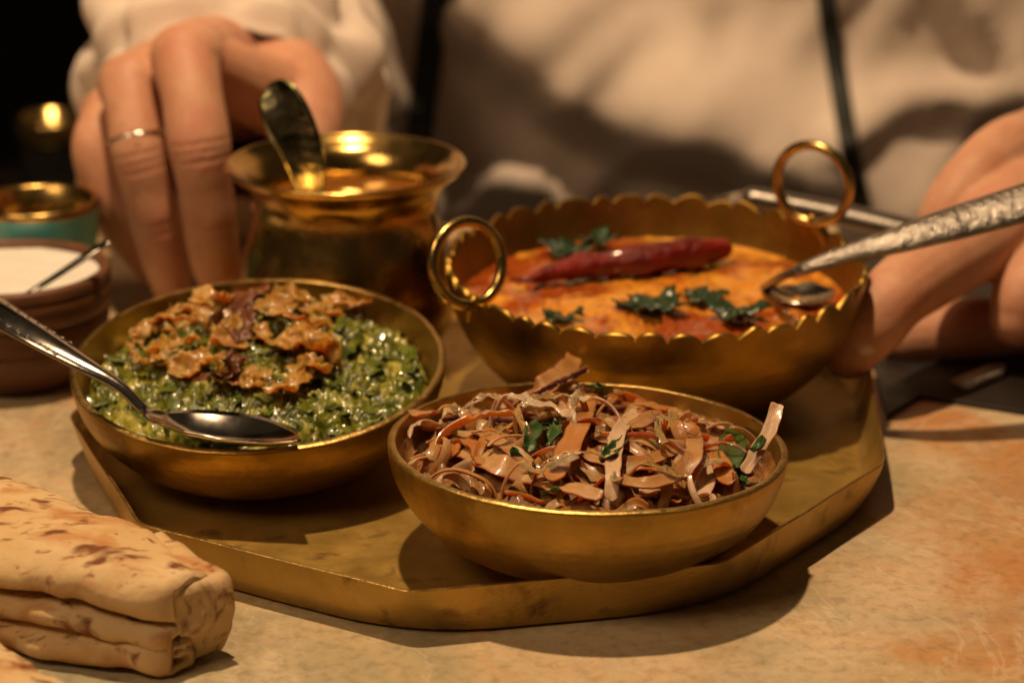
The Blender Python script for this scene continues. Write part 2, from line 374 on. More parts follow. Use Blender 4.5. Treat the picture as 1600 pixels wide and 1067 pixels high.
# ------------------------------------------------------------------ bowls
def tiltM(toward_cam, right):
    return Matrix.Rotation(R(toward_cam), 4, 'X') @ Matrix.Rotation(R(right), 4, 'Y')
def bowl_profile(R0, H, base, th, bulge):
    """outer from the foot to the lip, then inner back down"""
    outer = [(.02, 0), (base*.7, .0), (base, .06)]
    for k in range(1, 15):
        t = k/14; a = t*math.pi/2
        outer.append((base + (R0-base)*math.sin(a)**bulge, .06 + (H-.06)*(1-math.cos(a))**.86))
    inner = [(max(r-th*1.05, .02), max(z+th*.8*(1-z/H), th)) for r, z in outer if z < H*.98]
    lip = [(R0-.02, H+.015), (R0-.06, H+.04), (R0-th*.9, H+.04), (R0-th*1.03, H+.01)]
    return outer + lip + inner[::-1]
def place_bowl(prof, px, py, tilt, floor=FL, n=112):
    vf = lathe(prof, n); Mt = tiltM(*tilt); H = max(z for r, z in prof)
    vs = [Mt @ (p - V(0, 0, H)) for p in vf[0]]
    zc = floor - min(v.z for v in vs)
    c = at(px, py, z=zc); X = Matrix.Translation(c) @ Mt @ Matrix.Translation((0, 0, -H))
    return xf(vf, X), X, c, H
def finer(pr):     # extra rows so that dents and scallops keep their shape
    out = []
    for i in range(len(pr)-1):
        for t in range(4): out.append(tuple(np.array(pr[i])*(1-t/4)+np.array(pr[i+1])*t/4))
    return out+[pr[-1]]
# spinach bowl
prof = bowl_profile(5.25, 2.8, 2.1, .2, .86)
vf, XL, cL, HL = place_bowl(prof, 404, 561, (8.6, -.4))
def split_lip(vf, prof, n=112):
    return vf
T1 = Thing('spinach_bowl', (cL.x, cL.y, FL), 'round brass bowl holding green spinach and a steel spoon', 'bowl')
def add_bowl(T, prof, X, m, n=112):
    k = next(i for i, (r, z) in enumerate(prof) if z >= max(z for _, z in prof)-.03)
    wob = lambda p: p + noise.noise_vector(p*.8)*.022 + noise.noise_vector(p*2.3)*.007
    j = len(prof)-1-next(i for i, (r, z) in enumerate(prof[::-1]) if z >= max(z for _, z in prof)-.05)
    T.add('shell', deform(xf(lathe(finer(prof[:k+1]), n), X), wob), m)
    T.add('lining', deform(xf(lathe(prof[j:], n), X), wob), m)
    T.add('lip', deform(xf(lathe(prof[k:j+1], n), X), wob), M_edge, sharp=35)
add_bowl(T1, prof, XL, M_bowl)
# salad bowl
prof2 = bowl_profile(5.12, 3.0, 2.1, .2, 1.0)
vf, XF, cF, HF = place_bowl(prof2, 918, 690, (-1.8, 1.6))
T2 = Thing('salad_bowl', (cF.x, cF.y, FL), 'round brass bowl holding sliced onion salad at the front of the tray', 'bowl')
add_bowl(T2, prof2, XF, M_bowl)

def inner_z(prof):
    H = max(z for _, z in prof); j = len(prof)-1-next(i for i, (r, z) in enumerate(prof[::-1]) if z >= H-.05)
    a = sorted(prof[j:]); rs, zs = [p[0] for p in a], [p[1] for p in a]
    return lambda r: float(np.interp(r, rs, zs))
# scalloped karahi
prof3 = bowl_profile(6.3, 4.1, 2.6, .16, .86)
vf, XK, cK, HK = place_bowl(prof3, 1024, 408, (2.6, 0), n=336)
NSC = 40
def scallop(vf):
    Xi = XK.inverted(); out = []
    for p in vf[0]:
        q = Xi @ p
        if q.z > HK*.86:
            a = math.atan2(q.y, q.x)
            a2 = a + .075*noise.noise(V(math.cos(a)*5, math.sin(a)*5, 7)); s = abs(math.sin(a2*NSC/2+.3)); kz = (q.z-HK*.86)/(HK*.14)
            q.z += kz*(.30*(1+.45*noise.noise(V(math.cos(a)*4, math.sin(a)*4, 3)))*s**.6 - .20 + .09*noise.noise(V(math.cos(a)*9, math.sin(a)*9, 0)))
            q.xy *= 1 + kz*(.010*s + .012*noise.noise(V(math.cos(a)*3, math.sin(a)*3, 0)))
        out.append(XK @ q)
    return out, vf[1]
T3 = Thing('scalloped_pan', (cK.x, cK.y, FL), 'brass pan with scalloped rim and two ring handles full of orange curry', 'pan')
k3 = next(i for i, (r, z) in enumerate(prof3) if z >= HK-.06)
j3 = len(prof3)-1-next(i for i, (r, z) in enumerate(prof3[::-1]) if z >= HK-.06)
T3.add('shell', scallop(xf(lathe(finer(prof3[:k3+1]), 480), XK)), M_kar)
T3.add('lining', scallop(xf(lathe(finer(prof3[j3:]), 480), XK)), M_kar)
T3.add('lip', scallop(xf(lathe(prof3[k3:j3+1], 480), XK)), M_kar, sharp=35)
def ring_handle(px, py, y, r, rt, az, lean, foot):
    c = at(px, py, y=y); M_ = Matrix.Translation(c) @ Matrix.Rotation(R(az), 4, 'Z') @ Matrix.Rotation(R(lean), 4, 'X')
    n = 48; ls = []
    for i in range(n+1):
        a = 2*math.pi*i/n; cen = V(r*math.cos(a), 0, r*math.sin(a)); rad = V(math.cos(a), 0, math.sin(a))
        k = 1 + .08*noise.noise(V(math.cos(a)*2, math.sin(a)*2, px))
        ls.append([M_ @ (cen + rad*(rt*k*math.cos(2*math.pi*j/12)) + V(0, 1, 0)*(rt*k*math.sin(2*math.pi*j/12))) for j in range(12)])
    h = T3.add('ring_handle', loops(ls), M_ring)
    low = M_ @ V(0, 0, -r)
    f = Vector(foot)
    T3.add('handle_lug', tube([low+V(0, 0, .12), (low+f)/2+V(0, 0, .02), f, f+(f-low)*.4-V(0, 0, .5)], [.17, .2, .21, .12], 10, 12), M_kar, parent=h)
pL = XK @ V(6.25*math.cos(R(207)), 6.25*math.sin(R(207)), HK-.25)
pR = XK @ V(6.2*math.cos(R(28)), 6.2*math.sin(R(28)), HK-.25)
ring_handle(731, 412, pL.y-.5, 1.2, .165, 36, -14, pL)
ring_handle(1270, 288, pR.y+.1, 1.25, .16, -34, 2, pR)

# pot
cP = at(540, 256, z=FL+6.2)
sP = (cP-CAM).dot(Fd)/FPX*188                                       # lip radius
pr = [(.02, 0), (2.0, 0), (2.45, .1), (3.0, .6), (3.35, 1.35), (3.47, 2.1), (3.4, 2.9), (3.2, 3.7), (2.98, 4.4), (2.88, 4.9), (2.94, 5.3), (3.2, 5.68), (3.55, 5.95), (sP-.06, 6.14), (sP, 6.2),
      (sP-.02, 6.25), (sP-.1, 6.26), (3.5, 6.08), (3.15, 5.82), (2.88, 5.42), (2.78, 5.0), (2.85, 4.6), (2.9, 4.2)]
q = spline(pr, 70); k = int(70*14.5/22)
T4 = Thing('brass_pot', (cP.x, cP.y, FL), 'small brass pot with flared lip and narrow neck beside the ringed hand', 'pot')
XP = Matrix.Translation((cP.x, cP.y, FL))
T4.add('body', xf(lathe([tuple(a) for a in q[:k-6]]), XP), M_pot)
T4.add('flared_lip', xf(lathe([tuple(a) for a in q[k-7:]]), XP), M_lip)
br = []
for i in range(22):
    r = 2.9*(1-i/22)+.01
    br.append((r, 5.02 + (.07*(1-i)/1 if i < 1 else 0)))
single('pot_broth', deform(xf(lathe(br, 72), XP), lambda p: p+V(0, 0, .02*noise.noise(p*1.1))), M_broth, 'thin brown broth filling the flared brass pot', 'soup')

# ------------------------------------------------------------------ food in the bowls
def mound(X, rad, fn, nr=80, na=220):
    vs = [X @ V(0, 0, fn(0, 0))]; fs = []
    for i in range(1, nr+1):
        for j in range(na):
            a = 2*math.pi*j/na; r = rad*i/nr; x, y = r*math.cos(a), r*math.sin(a)
            vs.append(X @ V(x, y, fn(x, y)))
    for j in range(na): fs.append((0, 1+j, 1+(j+1) % na))
    for i in range(nr-1):
        for j in range(na):
            a, b = 1+i*na+j, 1+i*na+(j+1) % na
            fs.append((a, a+na, b+na, b))
    return vs, fs
XLi = XL.inverted(); zinL, zinF, zinK = inner_z(prof), inner_z(prof2), inner_z(prof3)
spoon_c = XLi @ at(350, 668, z=FL+2.6)
def saag_h(x, y):
    r = math.hypot(x, y); p = V(x, y, 0)
    h = 2.12 + .62*max(0, 1-(r/5.0)**2) + .22*noise.noise(p*.55+V(3, 1, 0))
    n2 = noise.noise(p*2.1); n3 = noise.noise(p*4.3+V(9, 0, 0)); n4 = noise.noise(p*9.5+V(0, 5, 0))
    h += .24*n2 + .26*abs(n3) + .09*n4 + .16*noise.noise(p*1.1+V(4, 4, 0)) - .08
    dx, dy = (x-spoon_c.x)/2.6, (y-spoon_c.y)/1.0                    # hollow where the spoon lies
    h -= .75*math.exp(-(dx*dx+dy*dy)**2)
    h -= .3*max(0, (r-4.55)/.4)
    return max(h, zinL(r)+.02+.22*max(0, n3)+.1*max(0, n2))
sg = mound(XL, 4.72, saag_h, 110, 300)
o = single('creamed_spinach', sg, M_saag, 'chunky green creamed spinach heaped in the brass bowl', 'spinach')
# torn shreds on top, too many to count
vs, fs = [], []
for i in range(280):
    a = random.uniform(0, 6.283); r = 4.7*math.sqrt(random.random()); x, y = r*math.cos(a), r*math.sin(a)
    if ((x-spoon_c.x)/2.7)**2+((y-spoon_c.y)/1.1)**2 < 1: continue
    L_, W_ = random.uniform(.12, .42), random.uniform(.05, .20)
    Mr = XL @ Matrix.Translation((x, y, saag_h(x, y)+.02)) @ Euler((random.gauss(0, .3), random.gauss(0, .3), random.uniform(0, 6.3))).to_matrix().to_4x4()
    n = len(vs)
    for u in (-1, -.3, .4, 1):
        wd = W_*(1-.6*u*u)
        vs += [Mr @ V(u*L_, -wd, .05*math.sin(3*u)), Mr @ V(u*L_, 0, .05*math.sin(3*u)+.035), Mr @ V(u*L_, wd, .05*math.sin(3*u)+random.uniform(-.04, .04))]
    for k in range(3):
        for m_ in range(2): fs.append((n+k*3+m_, n+k*3+m_+1, n+k*3+m_+4, n+k*3+m_+3))
tag(single('spinach_shreds', (vs, fs), M_saagleaf, 'wet shreds of green leaf all over the creamed spinach', 'spinach'), kind='stuff')

def sag_at(px, py, lift=0):
    """the point of the spinach surface seen at a place in the photograph"""
    z = FL+2.9
    for _ in range(6):
        p = at(px, py, z=z); q = XLi @ p
        z = (XL @ V(q.x, q.y, saag_h(q.x, q.y))).z
    return p+V(0, 0, lift)
GF = 'crisp fried onions on the spinach'
fried = [
 ([(205, 530, .3), (240, 508, .45), (290, 505, .4), (325, 520, .3)], .17, 0, 'pale golden loop of fried onion nearest the spoon handle side'),
 ([(212, 565, .25), (260, 570, .35), (310, 558, .35), (325, 545, .3)], .13, 0, 'thin straight golden strand of fried onion below the pale loop'),
 ([(205, 535, .3), (208, 552, .35), (216, 570, .3)], .13, 0, 'short curved golden strand joining the two left fried onion strands'),
 ([(255, 520, .4), (300, 500, .5), (345, 510, .45), (362, 545, .4)], .38, 0, 'broad amber fried onion ruffle left of the darkest piece'),
 ([(275, 592, .3), (310, 575, .5), (345, 572, .45), (362, 590, .3)], .42, 0, 'reddish brown crumpled fried onion just behind the spoon'),
 ([(350, 610, .25), (362, 580, .5), (375, 560, .45)], .30, 1, 'brown folded fried onion between the ruffles'),
 ([(350, 520, .5), (372, 490, .75), (395, 470, .7), (412, 462, .5)], .42, 1, 'darkest burnt brown fried onion at the top of the heap'),
 ([(372, 535, .4), (385, 510, .7), (402, 490, .6)], .30, 1, 'burnt brown onion shred under the darkest piece'),
 ([(405, 500, .55), (425, 488, .75), (440, 505, .7), (470, 515, .6), (505, 510, .5)], .30, 0, 'large golden lacy fried onion ruffle in the middle'),
 ([(405, 520, .4), (420, 540, .5), (455, 530, .55), (500, 530, .45), (512, 545, .3)], .26, 0, 'golden frilled fried onion under the large ruffle'),
 ([(470, 492, .6), (510, 490, .7), (540, 478, .7), (562, 490, .5)], .24, 0, 'orange brown fried onion curl nearest the pot'),
 ([(500, 550, .35), (490, 580, .4), (460, 600, .35), (425, 615, .3)], .30, 0, 'amber fried onion strip running down towards the spoon tip'),
 ([(440, 640, .25), (470, 600, .35), (500, 570, .35)], .20, 0, 'narrow amber fried onion strip beside the bare spinach'),
 ([(430, 545, .5), (465, 540, .65), (498, 552, .6), (520, 575, .4)], .34, 0, 'wide golden fried onion ruffle lowest in the centre'),
 ([(415, 470, .5), (450, 478, .7), (485, 470, .6)], .26, 0, 'pale golden fried onion frill near the far rim'),
 ([(335, 600, .3), (375, 605, .4), (410, 590, .4)], .24, 0, 'amber fried onion scrap above the spoon bowl'),
 ([(300, 480, .4), (330, 470, .55), (360, 478, .5)], .22, 0, 'golden fried onion bit at the back of the heap'),
 ([(230, 545, .3), (270, 540, .45), (310, 535, .4)], .22, 0, 'amber fried onion lying across the pale loop'),
]
for pts, wd, dark, lab in fried:
    P = [sag_at(a, b+12, c*.55+.14) for a, b, c in pts]; n = len(P); wd *= 1.2 if wd > .2 else 1.0
    vf = ribbon(P, [wd*random.uniform(.7, 1.15) for _ in P], .05, [random.uniform(-35, 35) for _ in P], 70, ruffle=.36 if wd > .2 else .15, rsc=1.9, m=13, cup=.1, lace=1)
    single('fried_onion', vf, M_fryd if dark else M_fry, lab, 'fried onion', GF)

shards = [(232, 522), (262, 512), (292, 500), (318, 512), (338, 540), (300, 556), (262, 566), (300, 588), (335, 592), (352, 556), (330, 492), (362, 488), (418, 486), (436, 516), (468, 500), (500, 512), (524, 496), (548, 486), (508, 546), (492, 572), (468, 590), (438, 556), (452, 486), (385, 548), (410, 600), (280, 530), (480, 532), (310, 530), (400, 520)]
for i, (a, b) in enumerate(shards[::2]+shards[15:21:2]):
    c = sag_at(a, b+10, .16+.2*random.random()); th = random.uniform(0, 6.28); L_ = random.uniform(.3, .65)
    d_ = V(math.cos(th), math.sin(th), 0); e_ = V(-d_.y, d_.x, 0)
    P = [c - d_*L_, c + e_*random.uniform(-.2, .2) + V(0, 0, random.uniform(.0, .22)), c + d_*L_ + V(0, 0, random.uniform(-.05, .2))]
    single('fried_onion', ribbon(P, [random.uniform(.10, .26) for _ in P], .035, [random.uniform(-60, 60) for _ in P], 30, ruffle=.22, rsc=2.4, m=9, lace=1), M_fryd if i % 9 == 4 else M_fry,
           'small crisp shard in the heap of fried onion on the spinach', 'fried onion', 'small fried onion shards')
# salad
XFi = XF.inverted()
def sal_h(x, y):
    r = math.hypot(x, y); p = V(x, y, 4)
    return max(zinF(r)+.02+.2*abs(noise.noise(p*3)), 2.15 + .75*max(0, 1-(r/5)**2) + .35*noise.noise(p*1.1) + .22*noise.noise(p*2.9) + .16*abs(noise.noise(p*6)) + .06*noise.noise(p*13) - .5*max(0, (r-4.3)/.6))
tag(single('salad_filling', mound(XF, 4.85, sal_h, 60, 200), M_on_fill, 'glistening spiced onion salad packed beneath the loose strips', 'salad'), kind='stuff')
def sal_at(px, py, lift=0):
    z = FL+2.8
    for _ in range(6):
        p = at(px, py, z=z); q = XFi @ p; z = (XF @ V(q.x, q.y, sal_h(q.x, q.y) if math.hypot(q.x, q.y) < 5.2 else 2.9)).z
    # lift along the line of sight so that the strip stays where it is seen
    d_ = (CAM-p).normalized()
    return p + d_*(lift*1.9)
GS = 'onion salad strips'
strips = [   # points (place, height over the salad), half width, twist, material, label
 ([(690, 656, .75), (740, 652, .85), (800, 658, .9), (860, 654, .95), (905, 647, .9), (985, 637, .75)], .13, 70, M_on_pale, 'long thin onion strip edged with purple lying across the salad', 1),
 ([(790, 645, .5), (850, 608, .9), (918, 576, 1.0)], .13, 60, M_on_pale, 'short purple edged onion strip sticking up at the back of the salad', 1),
 ([(800, 640, .4), (850, 602, .8), (890, 572, .9), (896, 556, .8)], .36, 40, M_on_tan, 'tan onion wedge standing up behind the purple edged strips', 0),
 ([(922, 612, .8), (908, 660, 1.15), (885, 705, 1.0), (862, 748, .6)], .34, 25, M_on_orange, 'broad amber strip hanging down the middle of the salad', 0),
 ([(1000, 640, .7), (968, 672, .95), (958, 725, .8), (955, 782, .45)], .26, 10, M_on_pale, 'pale curved onion strip hanging down beside the onion ring', 0),
 ([(985, 668, .6), (1030, 650, .8), (1072, 662, .85), (1086, 700, .8), (1066, 738, .7), (1010, 755, .6), (955, 748, .4)], .27, 15, M_on_tan, 'curled tan onion ring lying open in the salad', 2),
 ([(992, 630, .5), (1060, 645, .7), (1134, 668, .55)], .19, 20, M_on_pink, 'pale pink onion strip along the back right of the salad', 0),
 ([(1214, 630, .9), (1203, 672, .6), (1163, 738, .25)], .23, 15, M_on_pale, 'pale onion strip poking out over the right edge of the salad bowl', 0),
 ([(648, 645, .15), (695, 643, .45), (745, 650, .45)], .33, 15, M_on_pink, 'wide peach onion strip at the left edge of the salad bowl', 0),
 ([(648, 672, .1), (690, 664, .45), (740, 655, .5)], .25, -20, M_on_pink, 'peach onion strip folded under the wide one at the left edge', 0),
 ([(725, 668, .4), (775, 688, .55), (820, 720, .5), (838, 742, .3)], .24, 15, M_on_tan, 'tan onion strip slanting below the green curl', 2),
 ([(720, 705, .3), (775, 725, .5), (830, 745, .45), (880, 770, .3)], .34, 10, M_on_pink, 'thick pink onion strip low at the front of the salad', 0),
 ([(1082, 700, .3), (1100, 740, .5), (1096, 778, .35)], .30, 10, M_on_pale, 'fat pale onion end at the front right of the salad', 0),
 ([(1088, 680, .4), (1120, 715, .5), (1138, 755, .3)], .32, 15, M_on_orange, 'orange strip beside the green coriander stalk', 0),
 ([(900, 690, .3), (930, 715, .5), (1000, 722, .5), (1060, 700, .4)], .22, 30, M_on_tan, 'brown onion slice inside the curled ring', 2),
 ([(770, 615, .2), (785, 635, .4), (800, 650, .4)], .12, 10, M_on_pale, 'tiny pale onion sliver at the back left of the salad', 0),
 ([(860, 760, .2), (900, 765, .4), (940, 778, .35)], .26, 0, M_on_pink, 'pink onion chunk touching the front of the bowl', 0),
 ([(1000, 770, .2), (1040, 768, .35), (1085, 775, .25)], .24, 0, M_on_pink, 'pink onion chunk lying below the curled ring', 0),
 ([(860, 640, .2), (930, 625, .45), (985, 628, .4), (1040, 640, .3)], .22, 20, M_on_orange, 'orange onion strip along the back of the salad', 0),
 ([(700, 715, .2), (715, 690, .55), (745, 700, .5), (760, 725, .3)], .36, -15, M_on_orange, 'bright peach curled chunk at the left of the salad', 0),
]
edge_n = 0
for pts, wd, tw, m, lab, edge in strips:
    P = [sal_at(*p) for p in pts]; n = len(P)
    if 'poking' in lab: P = [at(a, b, y=cF.y-.4-.5*i) for i, (a, b, c) in enumerate(pts)]
    wd *= .84
    ws = [wd*(.85 if i in (0, n-1) else 1)*random.uniform(.9, 1.1) for i in range(n)]
    vf = ribbon(P, ws, .10, [(tw-15)*.6+random.uniform(-10, 10) if edge != 1 else 0 for _ in P], 40, cup=.05, ruffle=.08, rsc=2, m=7, up=V(0, -.45, .9) if edge != 1 else (CAM-P[1]).normalized())
    T5 = None
    o = single('onion_strip', vf, m, lab, 'onion', GS, sharp=50); strip_coords(o, 40, 7)
    if edge == 1:
        b = o.location/S
        if edge == 1:      # the purple skin line runs along the face
            P2 = [p + (CAM-p).normalized()*.09 for p in P]
            v2 = ribbon(P2, [.055]*n, .06, [0]*n, 70, ruffle=.05, rsc=9, m=5, up=(CAM-P[1]).normalized())
        else:              # the skin is the outer rim of the slice
            P2 = [p + (CAM-p).normalized()*.02 + V(0, 0, -wd*.0) for p in P]
            v2 = ribbon(P2, [wd*1.10]*n, .05, [(tw-15)*.6]*n, 40, cup=.05, m=3, up=V(0, -.45, .9))
        link('purple_skin', v2[0], v2[1], M_on_purple, o, b)
def hoop(c, nrm, ref, rad, a0, span, hw, th, seg=26, m=5):
    nrm = nrm.normalized(); e1 = (ref - nrm*ref.dot(nrm)).normalized(); e2 = nrm.cross(e1); ls = []; off = V(random.uniform(0, 40), 0, 0)
    for i in range(seg):
        a = a0 + span*i/(seg-1); d_ = e1*math.cos(a)+e2*math.sin(a); rr = rad*(1+.16*noise.noise(V(a*.8, 0, 0)+off)) ; A_, B2 = [], []
        e = .5 if i in (0, seg-1) else 1+.2*noise.noise(V(a*1.5, 5, 0)+off)
        for k in range(m):
            x = -1+2*k/(m-1); p = c + d_*(rr - .03*x*x) + nrm*(hw*x*e + .12*noise.noise(V(a*.9, 9, 0)+off))
            h = th*(.5 if abs(x) < .99 else .4)
            A_.append(p+d_*h); B2.append(p-d_*h)
        ls.append(A_+B2[::-1])
    return loops(ls, True, True)
for i in range(92):
    a = random.uniform(0, 6.283); r = 4.4*math.sqrt(random.random()); x, y = r*math.cos(a), r*math.sin(a)
    rad = random.uniform(.6, 1.45); rad = min(rad, max(.55, 4.9-r))
    nrm = V(random.gauss(0, .6), random.gauss(-.2, .6), random.uniform(.2, 1))
    c = XF @ V(x, y, sal_h(x, y) + random.uniform(-.28, .10))
    vf = hoop(c, nrm, V(random.gauss(0, 1), random.gauss(0, 1), .2), rad, random.uniform(0, 6), random.uniform(1.8, 4.6), random.uniform(.08, .17), .045, 34)
    def inside(p):
        q = XFi @ p; rr = math.hypot(q.x, q.y)
        if rr > 4.7: q.xy *= 4.7/rr
        q.z = max(min(q.z, sal_h(q.x, q.y)+.8), zinF(min(rr, 4.7))+.1); return XF @ q
    o = single('onion_strip', deform(vf, inside), random.choice([M_on_pink, M_on_pink, M_on_tan, M_on_tan, M_on_orange, M_on_pale]), 'loose curl of spiced onion half buried in the salad', 'onion', 'half buried onion curls', sharp=50)
    strip_coords(o, 34, 5, .8)
for i in range(34):
    a = random.uniform(0, 6.283); r = 4.3*math.sqrt(random.random()); x, y = r*math.cos(a), r*math.sin(a)
    th = a + math.pi/2 + random.gauss(0, .8); L_ = random.uniform(.8, 1.9); cv = random.uniform(-.9, .9); P = []
    for k in range(5):
        s_ = (k/4-.5)*2*L_; px_, py_ = x+s_*math.cos(th)-cv*(s_/L_)**2*math.sin(th), y+s_*math.sin(th)+cv*(s_/L_)**2*math.cos(th)
        rr = math.hypot(px_, py_)
        if rr > 4.55: px_, py_ = px_*4.55/rr, py_*4.55/rr
        P.append(XF @ V(px_, py_, sal_h(px_, py_)+.02+.26*random.random()))
    wd = random.uniform(.09, .19); t0 = random.uniform(-50, 50)
    o = single('onion_strip', ribbon(P, [wd*.7, wd, wd, wd, wd*.6], .055, [t0+random.uniform(-30, 30) for _ in P], 34, ruffle=.10, rsc=1.6, m=5, cup=.05),
           random.choice([M_on_pink, M_on_pink, M_on_tan, M_on_tan, M_on_orange, M_on_pale]), 'thin limp onion strip tangled in the salad', 'onion', 'tangled onion strips', sharp=50)
    strip_coords(o, 34, 5, .9)
def leaf(P, wd, label, m=None, group='coriander in the salad', seg=18, tw=0):
    n = len(P); ws = [wd*math.sin(math.pi*(.18+.72*i/(n-1))) for i in range(n)]
    return single('coriander_leaf', ribbon(P, ws, .05, [tw+random.uniform(-25, 25) for _ in P], seg, cup=.12, ruffle=.14, rsc=3, m=7), m or M_herb, label, 'herb', group)
leaf([sal_at(826, 705, .8), sal_at(828, 680, .95), sal_at(845, 664, 1.0), sal_at(872, 660, .9)], .22, 'curled green coriander leaf left of the broad amber strip', tw=20)
leaf([sal_at(870, 660, .8), sal_at(868, 680, .7), sal_at(858, 700, .6)], .18, 'small folded coriander leaf against the broad amber strip')
leaf([sal_at(938, 722, .9), sal_at(955, 705, 1.05), sal_at(980, 682, 1.05)], .17, 'light green coriander stalk lying on the pale curved strip', tw=10)
leaf([sal_at(1150, 664, .6), sal_at(1146, 690, .75), sal_at(1140, 722, .7), sal_at(1138, 735, .5)], .34, 'wide dark green leaf at the right of the salad', tw=5)
leaf([sal_at(1138, 732, .5), sal_at(1148, 745, .5), sal_at(1166, 752, .45)], .22, 'crumpled light green leaf below the wide dark leaf')
leaf([at(1178, 708, y=cF.y-1.35), at(1188, 696, y=cF.y-1.3), at(1198, 686, y=cF.y-1.25)], .14, 'small green fleck on the pale strip poking out')
leaf([sal_at(704, 672, .7), sal_at(710, 664, .75), sal_at(716, 660, .7)], .10, 'tiny green leaf tip on the peach strips', seg=10)
leaf([sal_at(800, 700, .6), sal_at(822, 720, .6), sal_at(832, 735, .5)], .13, 'thin green stalk along the tan slanting strip', seg=12)
leaf([sal_at(924, 612, .7), sal_at(935, 608, .75), sal_at(942, 614, .7)], .16, 'pale green leaf bit at the back of the salad', seg=10)
leaf([sal_at(845, 770, .5), sal_at(862, 764, .55), sal_at(872, 770, .5)], .12, 'green fleck near the front rim of the salad bowl', seg=10)

# curry
XKi = XK.inverted(); CZ = 2.85
def cur_h(x, y):
    p = V(x, y, 2); r = math.hypot(x, y)
    return max(zinK(r)+.02, CZ + .12*noise.noise(p*.5) + .16*noise.noise(p*1.3) + .09*noise.noise(p*3.1) + .04*noise.noise(p*6.5) + .15*max(0, 1-(r/4)**2))
def cur_at(px, py, lift=0):
    z = FL+3
    for _ in range(5):
        p = at(px, py, z=z); q = XKi @ p; z = (XK @ V(q.x, q.y, cur_h(q.x, q.y))).z
    return p+V(0, 0, lift)
single('orange_curry', mound(XK, 5.9, cur_h, 60, 200), M_curry, 'smooth orange curry with red oil patches filling the scalloped pan', 'curry')
P = [cur_at(828, 452, .3), cur_at(870, 444, .38), cur_at(940, 438, .5), cur_at(1010, 432, .52), cur_at(1085, 420, .5), cur_at(1130, 412, .45)]
ch = Thing('dried_chilli', P[2], 'dark red wrinkled dried chilli lying across the orange curry', 'chilli')
ch.add('pod', deform(tube(P, [.10, .31, .41, .45, .46, .30], 26, 80), lambda p: p + V(0, .4, 1)*(.10*noise.noise(V(p.x*.7, p.y*2.5, p.z*2.5)*1.6)+.07*abs(noise.noise(V(p.x*1.1, p.y*5, p.z*5)))+.03*noise.noise(p*7))), M_chilli)
ch.add('stem', tube([P[0]-V(.05, 0, 0), P[0]+V(-.35, .02, .02), P[0]+V(-.55, .1, -.06)], [.10, .06, .05], 8, 8), M_chilli)
def herb(px, py, size, lift, rot, lab, tips=5):
    size *= 1.3; c = cur_at(px, py, lift); vs = [c+V(0, 0, .08)]; n = tips*14; nr = 5
    for i in range(1, nr+1):
        for j in range(n):
            a = 2*math.pi*j/n; r = size*(.50+.50*abs(math.cos(a*tips/2))**.8)*(1+.25*noise.noise(V(math.cos(a)*2, math.sin(a)*2, px)) + .10*math.sin(a*tips*5))
            q = V(math.cos(a+rot), math.sin(a+rot)*.9, 0)*(r*i/nr)
            vs.append(c + q + V(0, 0, .34*noise.noise(q*1.7+V(px, 0, 0))*i/nr + .12*noise.noise(q*4+V(px, 9, 0)) + .16*(i/nr)**2*abs(math.cos(a*tips/2))))
    fs = [(0, 1+j, 1+(j+1) % n) for j in range(n)]
    for i in range(nr-1):
        fs += [(1+i*n+j, 1+(i+1)*n+j, 1+(i+1)*n+(j+1) % n, 1+i*n+(j+1) % n) for j in range(n)]
    m_ = len(vs); vs += [v-V(0, 0, .04) for v in vs]; e_ = 1+(nr-1)*n
    fs = fs + [tuple(k+m_ for k in reversed(f)) for f in fs] + [(e_+j, m_+e_+j, m_+e_+(j+1) % n, e_+(j+1) % n) for j in range(n)]
    single('herb_leaf', (vs, fs), M_herbd, lab, 'herb', 'green herb leaves on the curry')
herb(888, 400, .75, .25, .3, 'dark green herb leaf behind the chilli, left one of the pair')
herb(932, 394, .62, .4, 1.3, 'dark green herb leaf behind the chilli standing up on its point', 4)
herb(1018, 482, .85, .15, .8, 'ragged green herb leaf in front of the chilli')
herb(1098, 472, .6, .2, 2.0, 'small dark herb leaf between the two front leaves', 3)
herb(1152, 496, .72, .2, .5, 'dark green herb leaf nearest the spoon in the curry', 3)
herb(880, 502, .5, .1, .4, 'dark green herb scrap by the front scallops', 3)

# ------------------------------------------------------------------ spoons
def blade(pts, hw, dep, th, up, seg=40, m=9):
    """lofted strip: half widths, hollow depth (positive = dished)"""
    q = spline([tuple(Vector(p))+(a, b) for p, a, b in zip(pts, hw, dep)], seg)
    path = [Vector(a[:3]) for a in q]; fr = frames(path, up); ls = []
    for a, (t, s, u) in zip(q, fr):
        wd = max(a[3], .03); A_, B__ = [], []
        for k in range(m):
            x = -1+2*k/(m-1); e = math.sqrt(max(0, 1-x*x))
            c = Vector(a[:3]) + s*(wd*x) - u*(a[4]*(1-x*x))
            A_.append(c + u*th*.5*(.4+.6*e)); B__.append(c - u*th*.5*(.4+.6*e))
        ls.append(A_ + B__[::-1])
    return loops(ls, True, True)
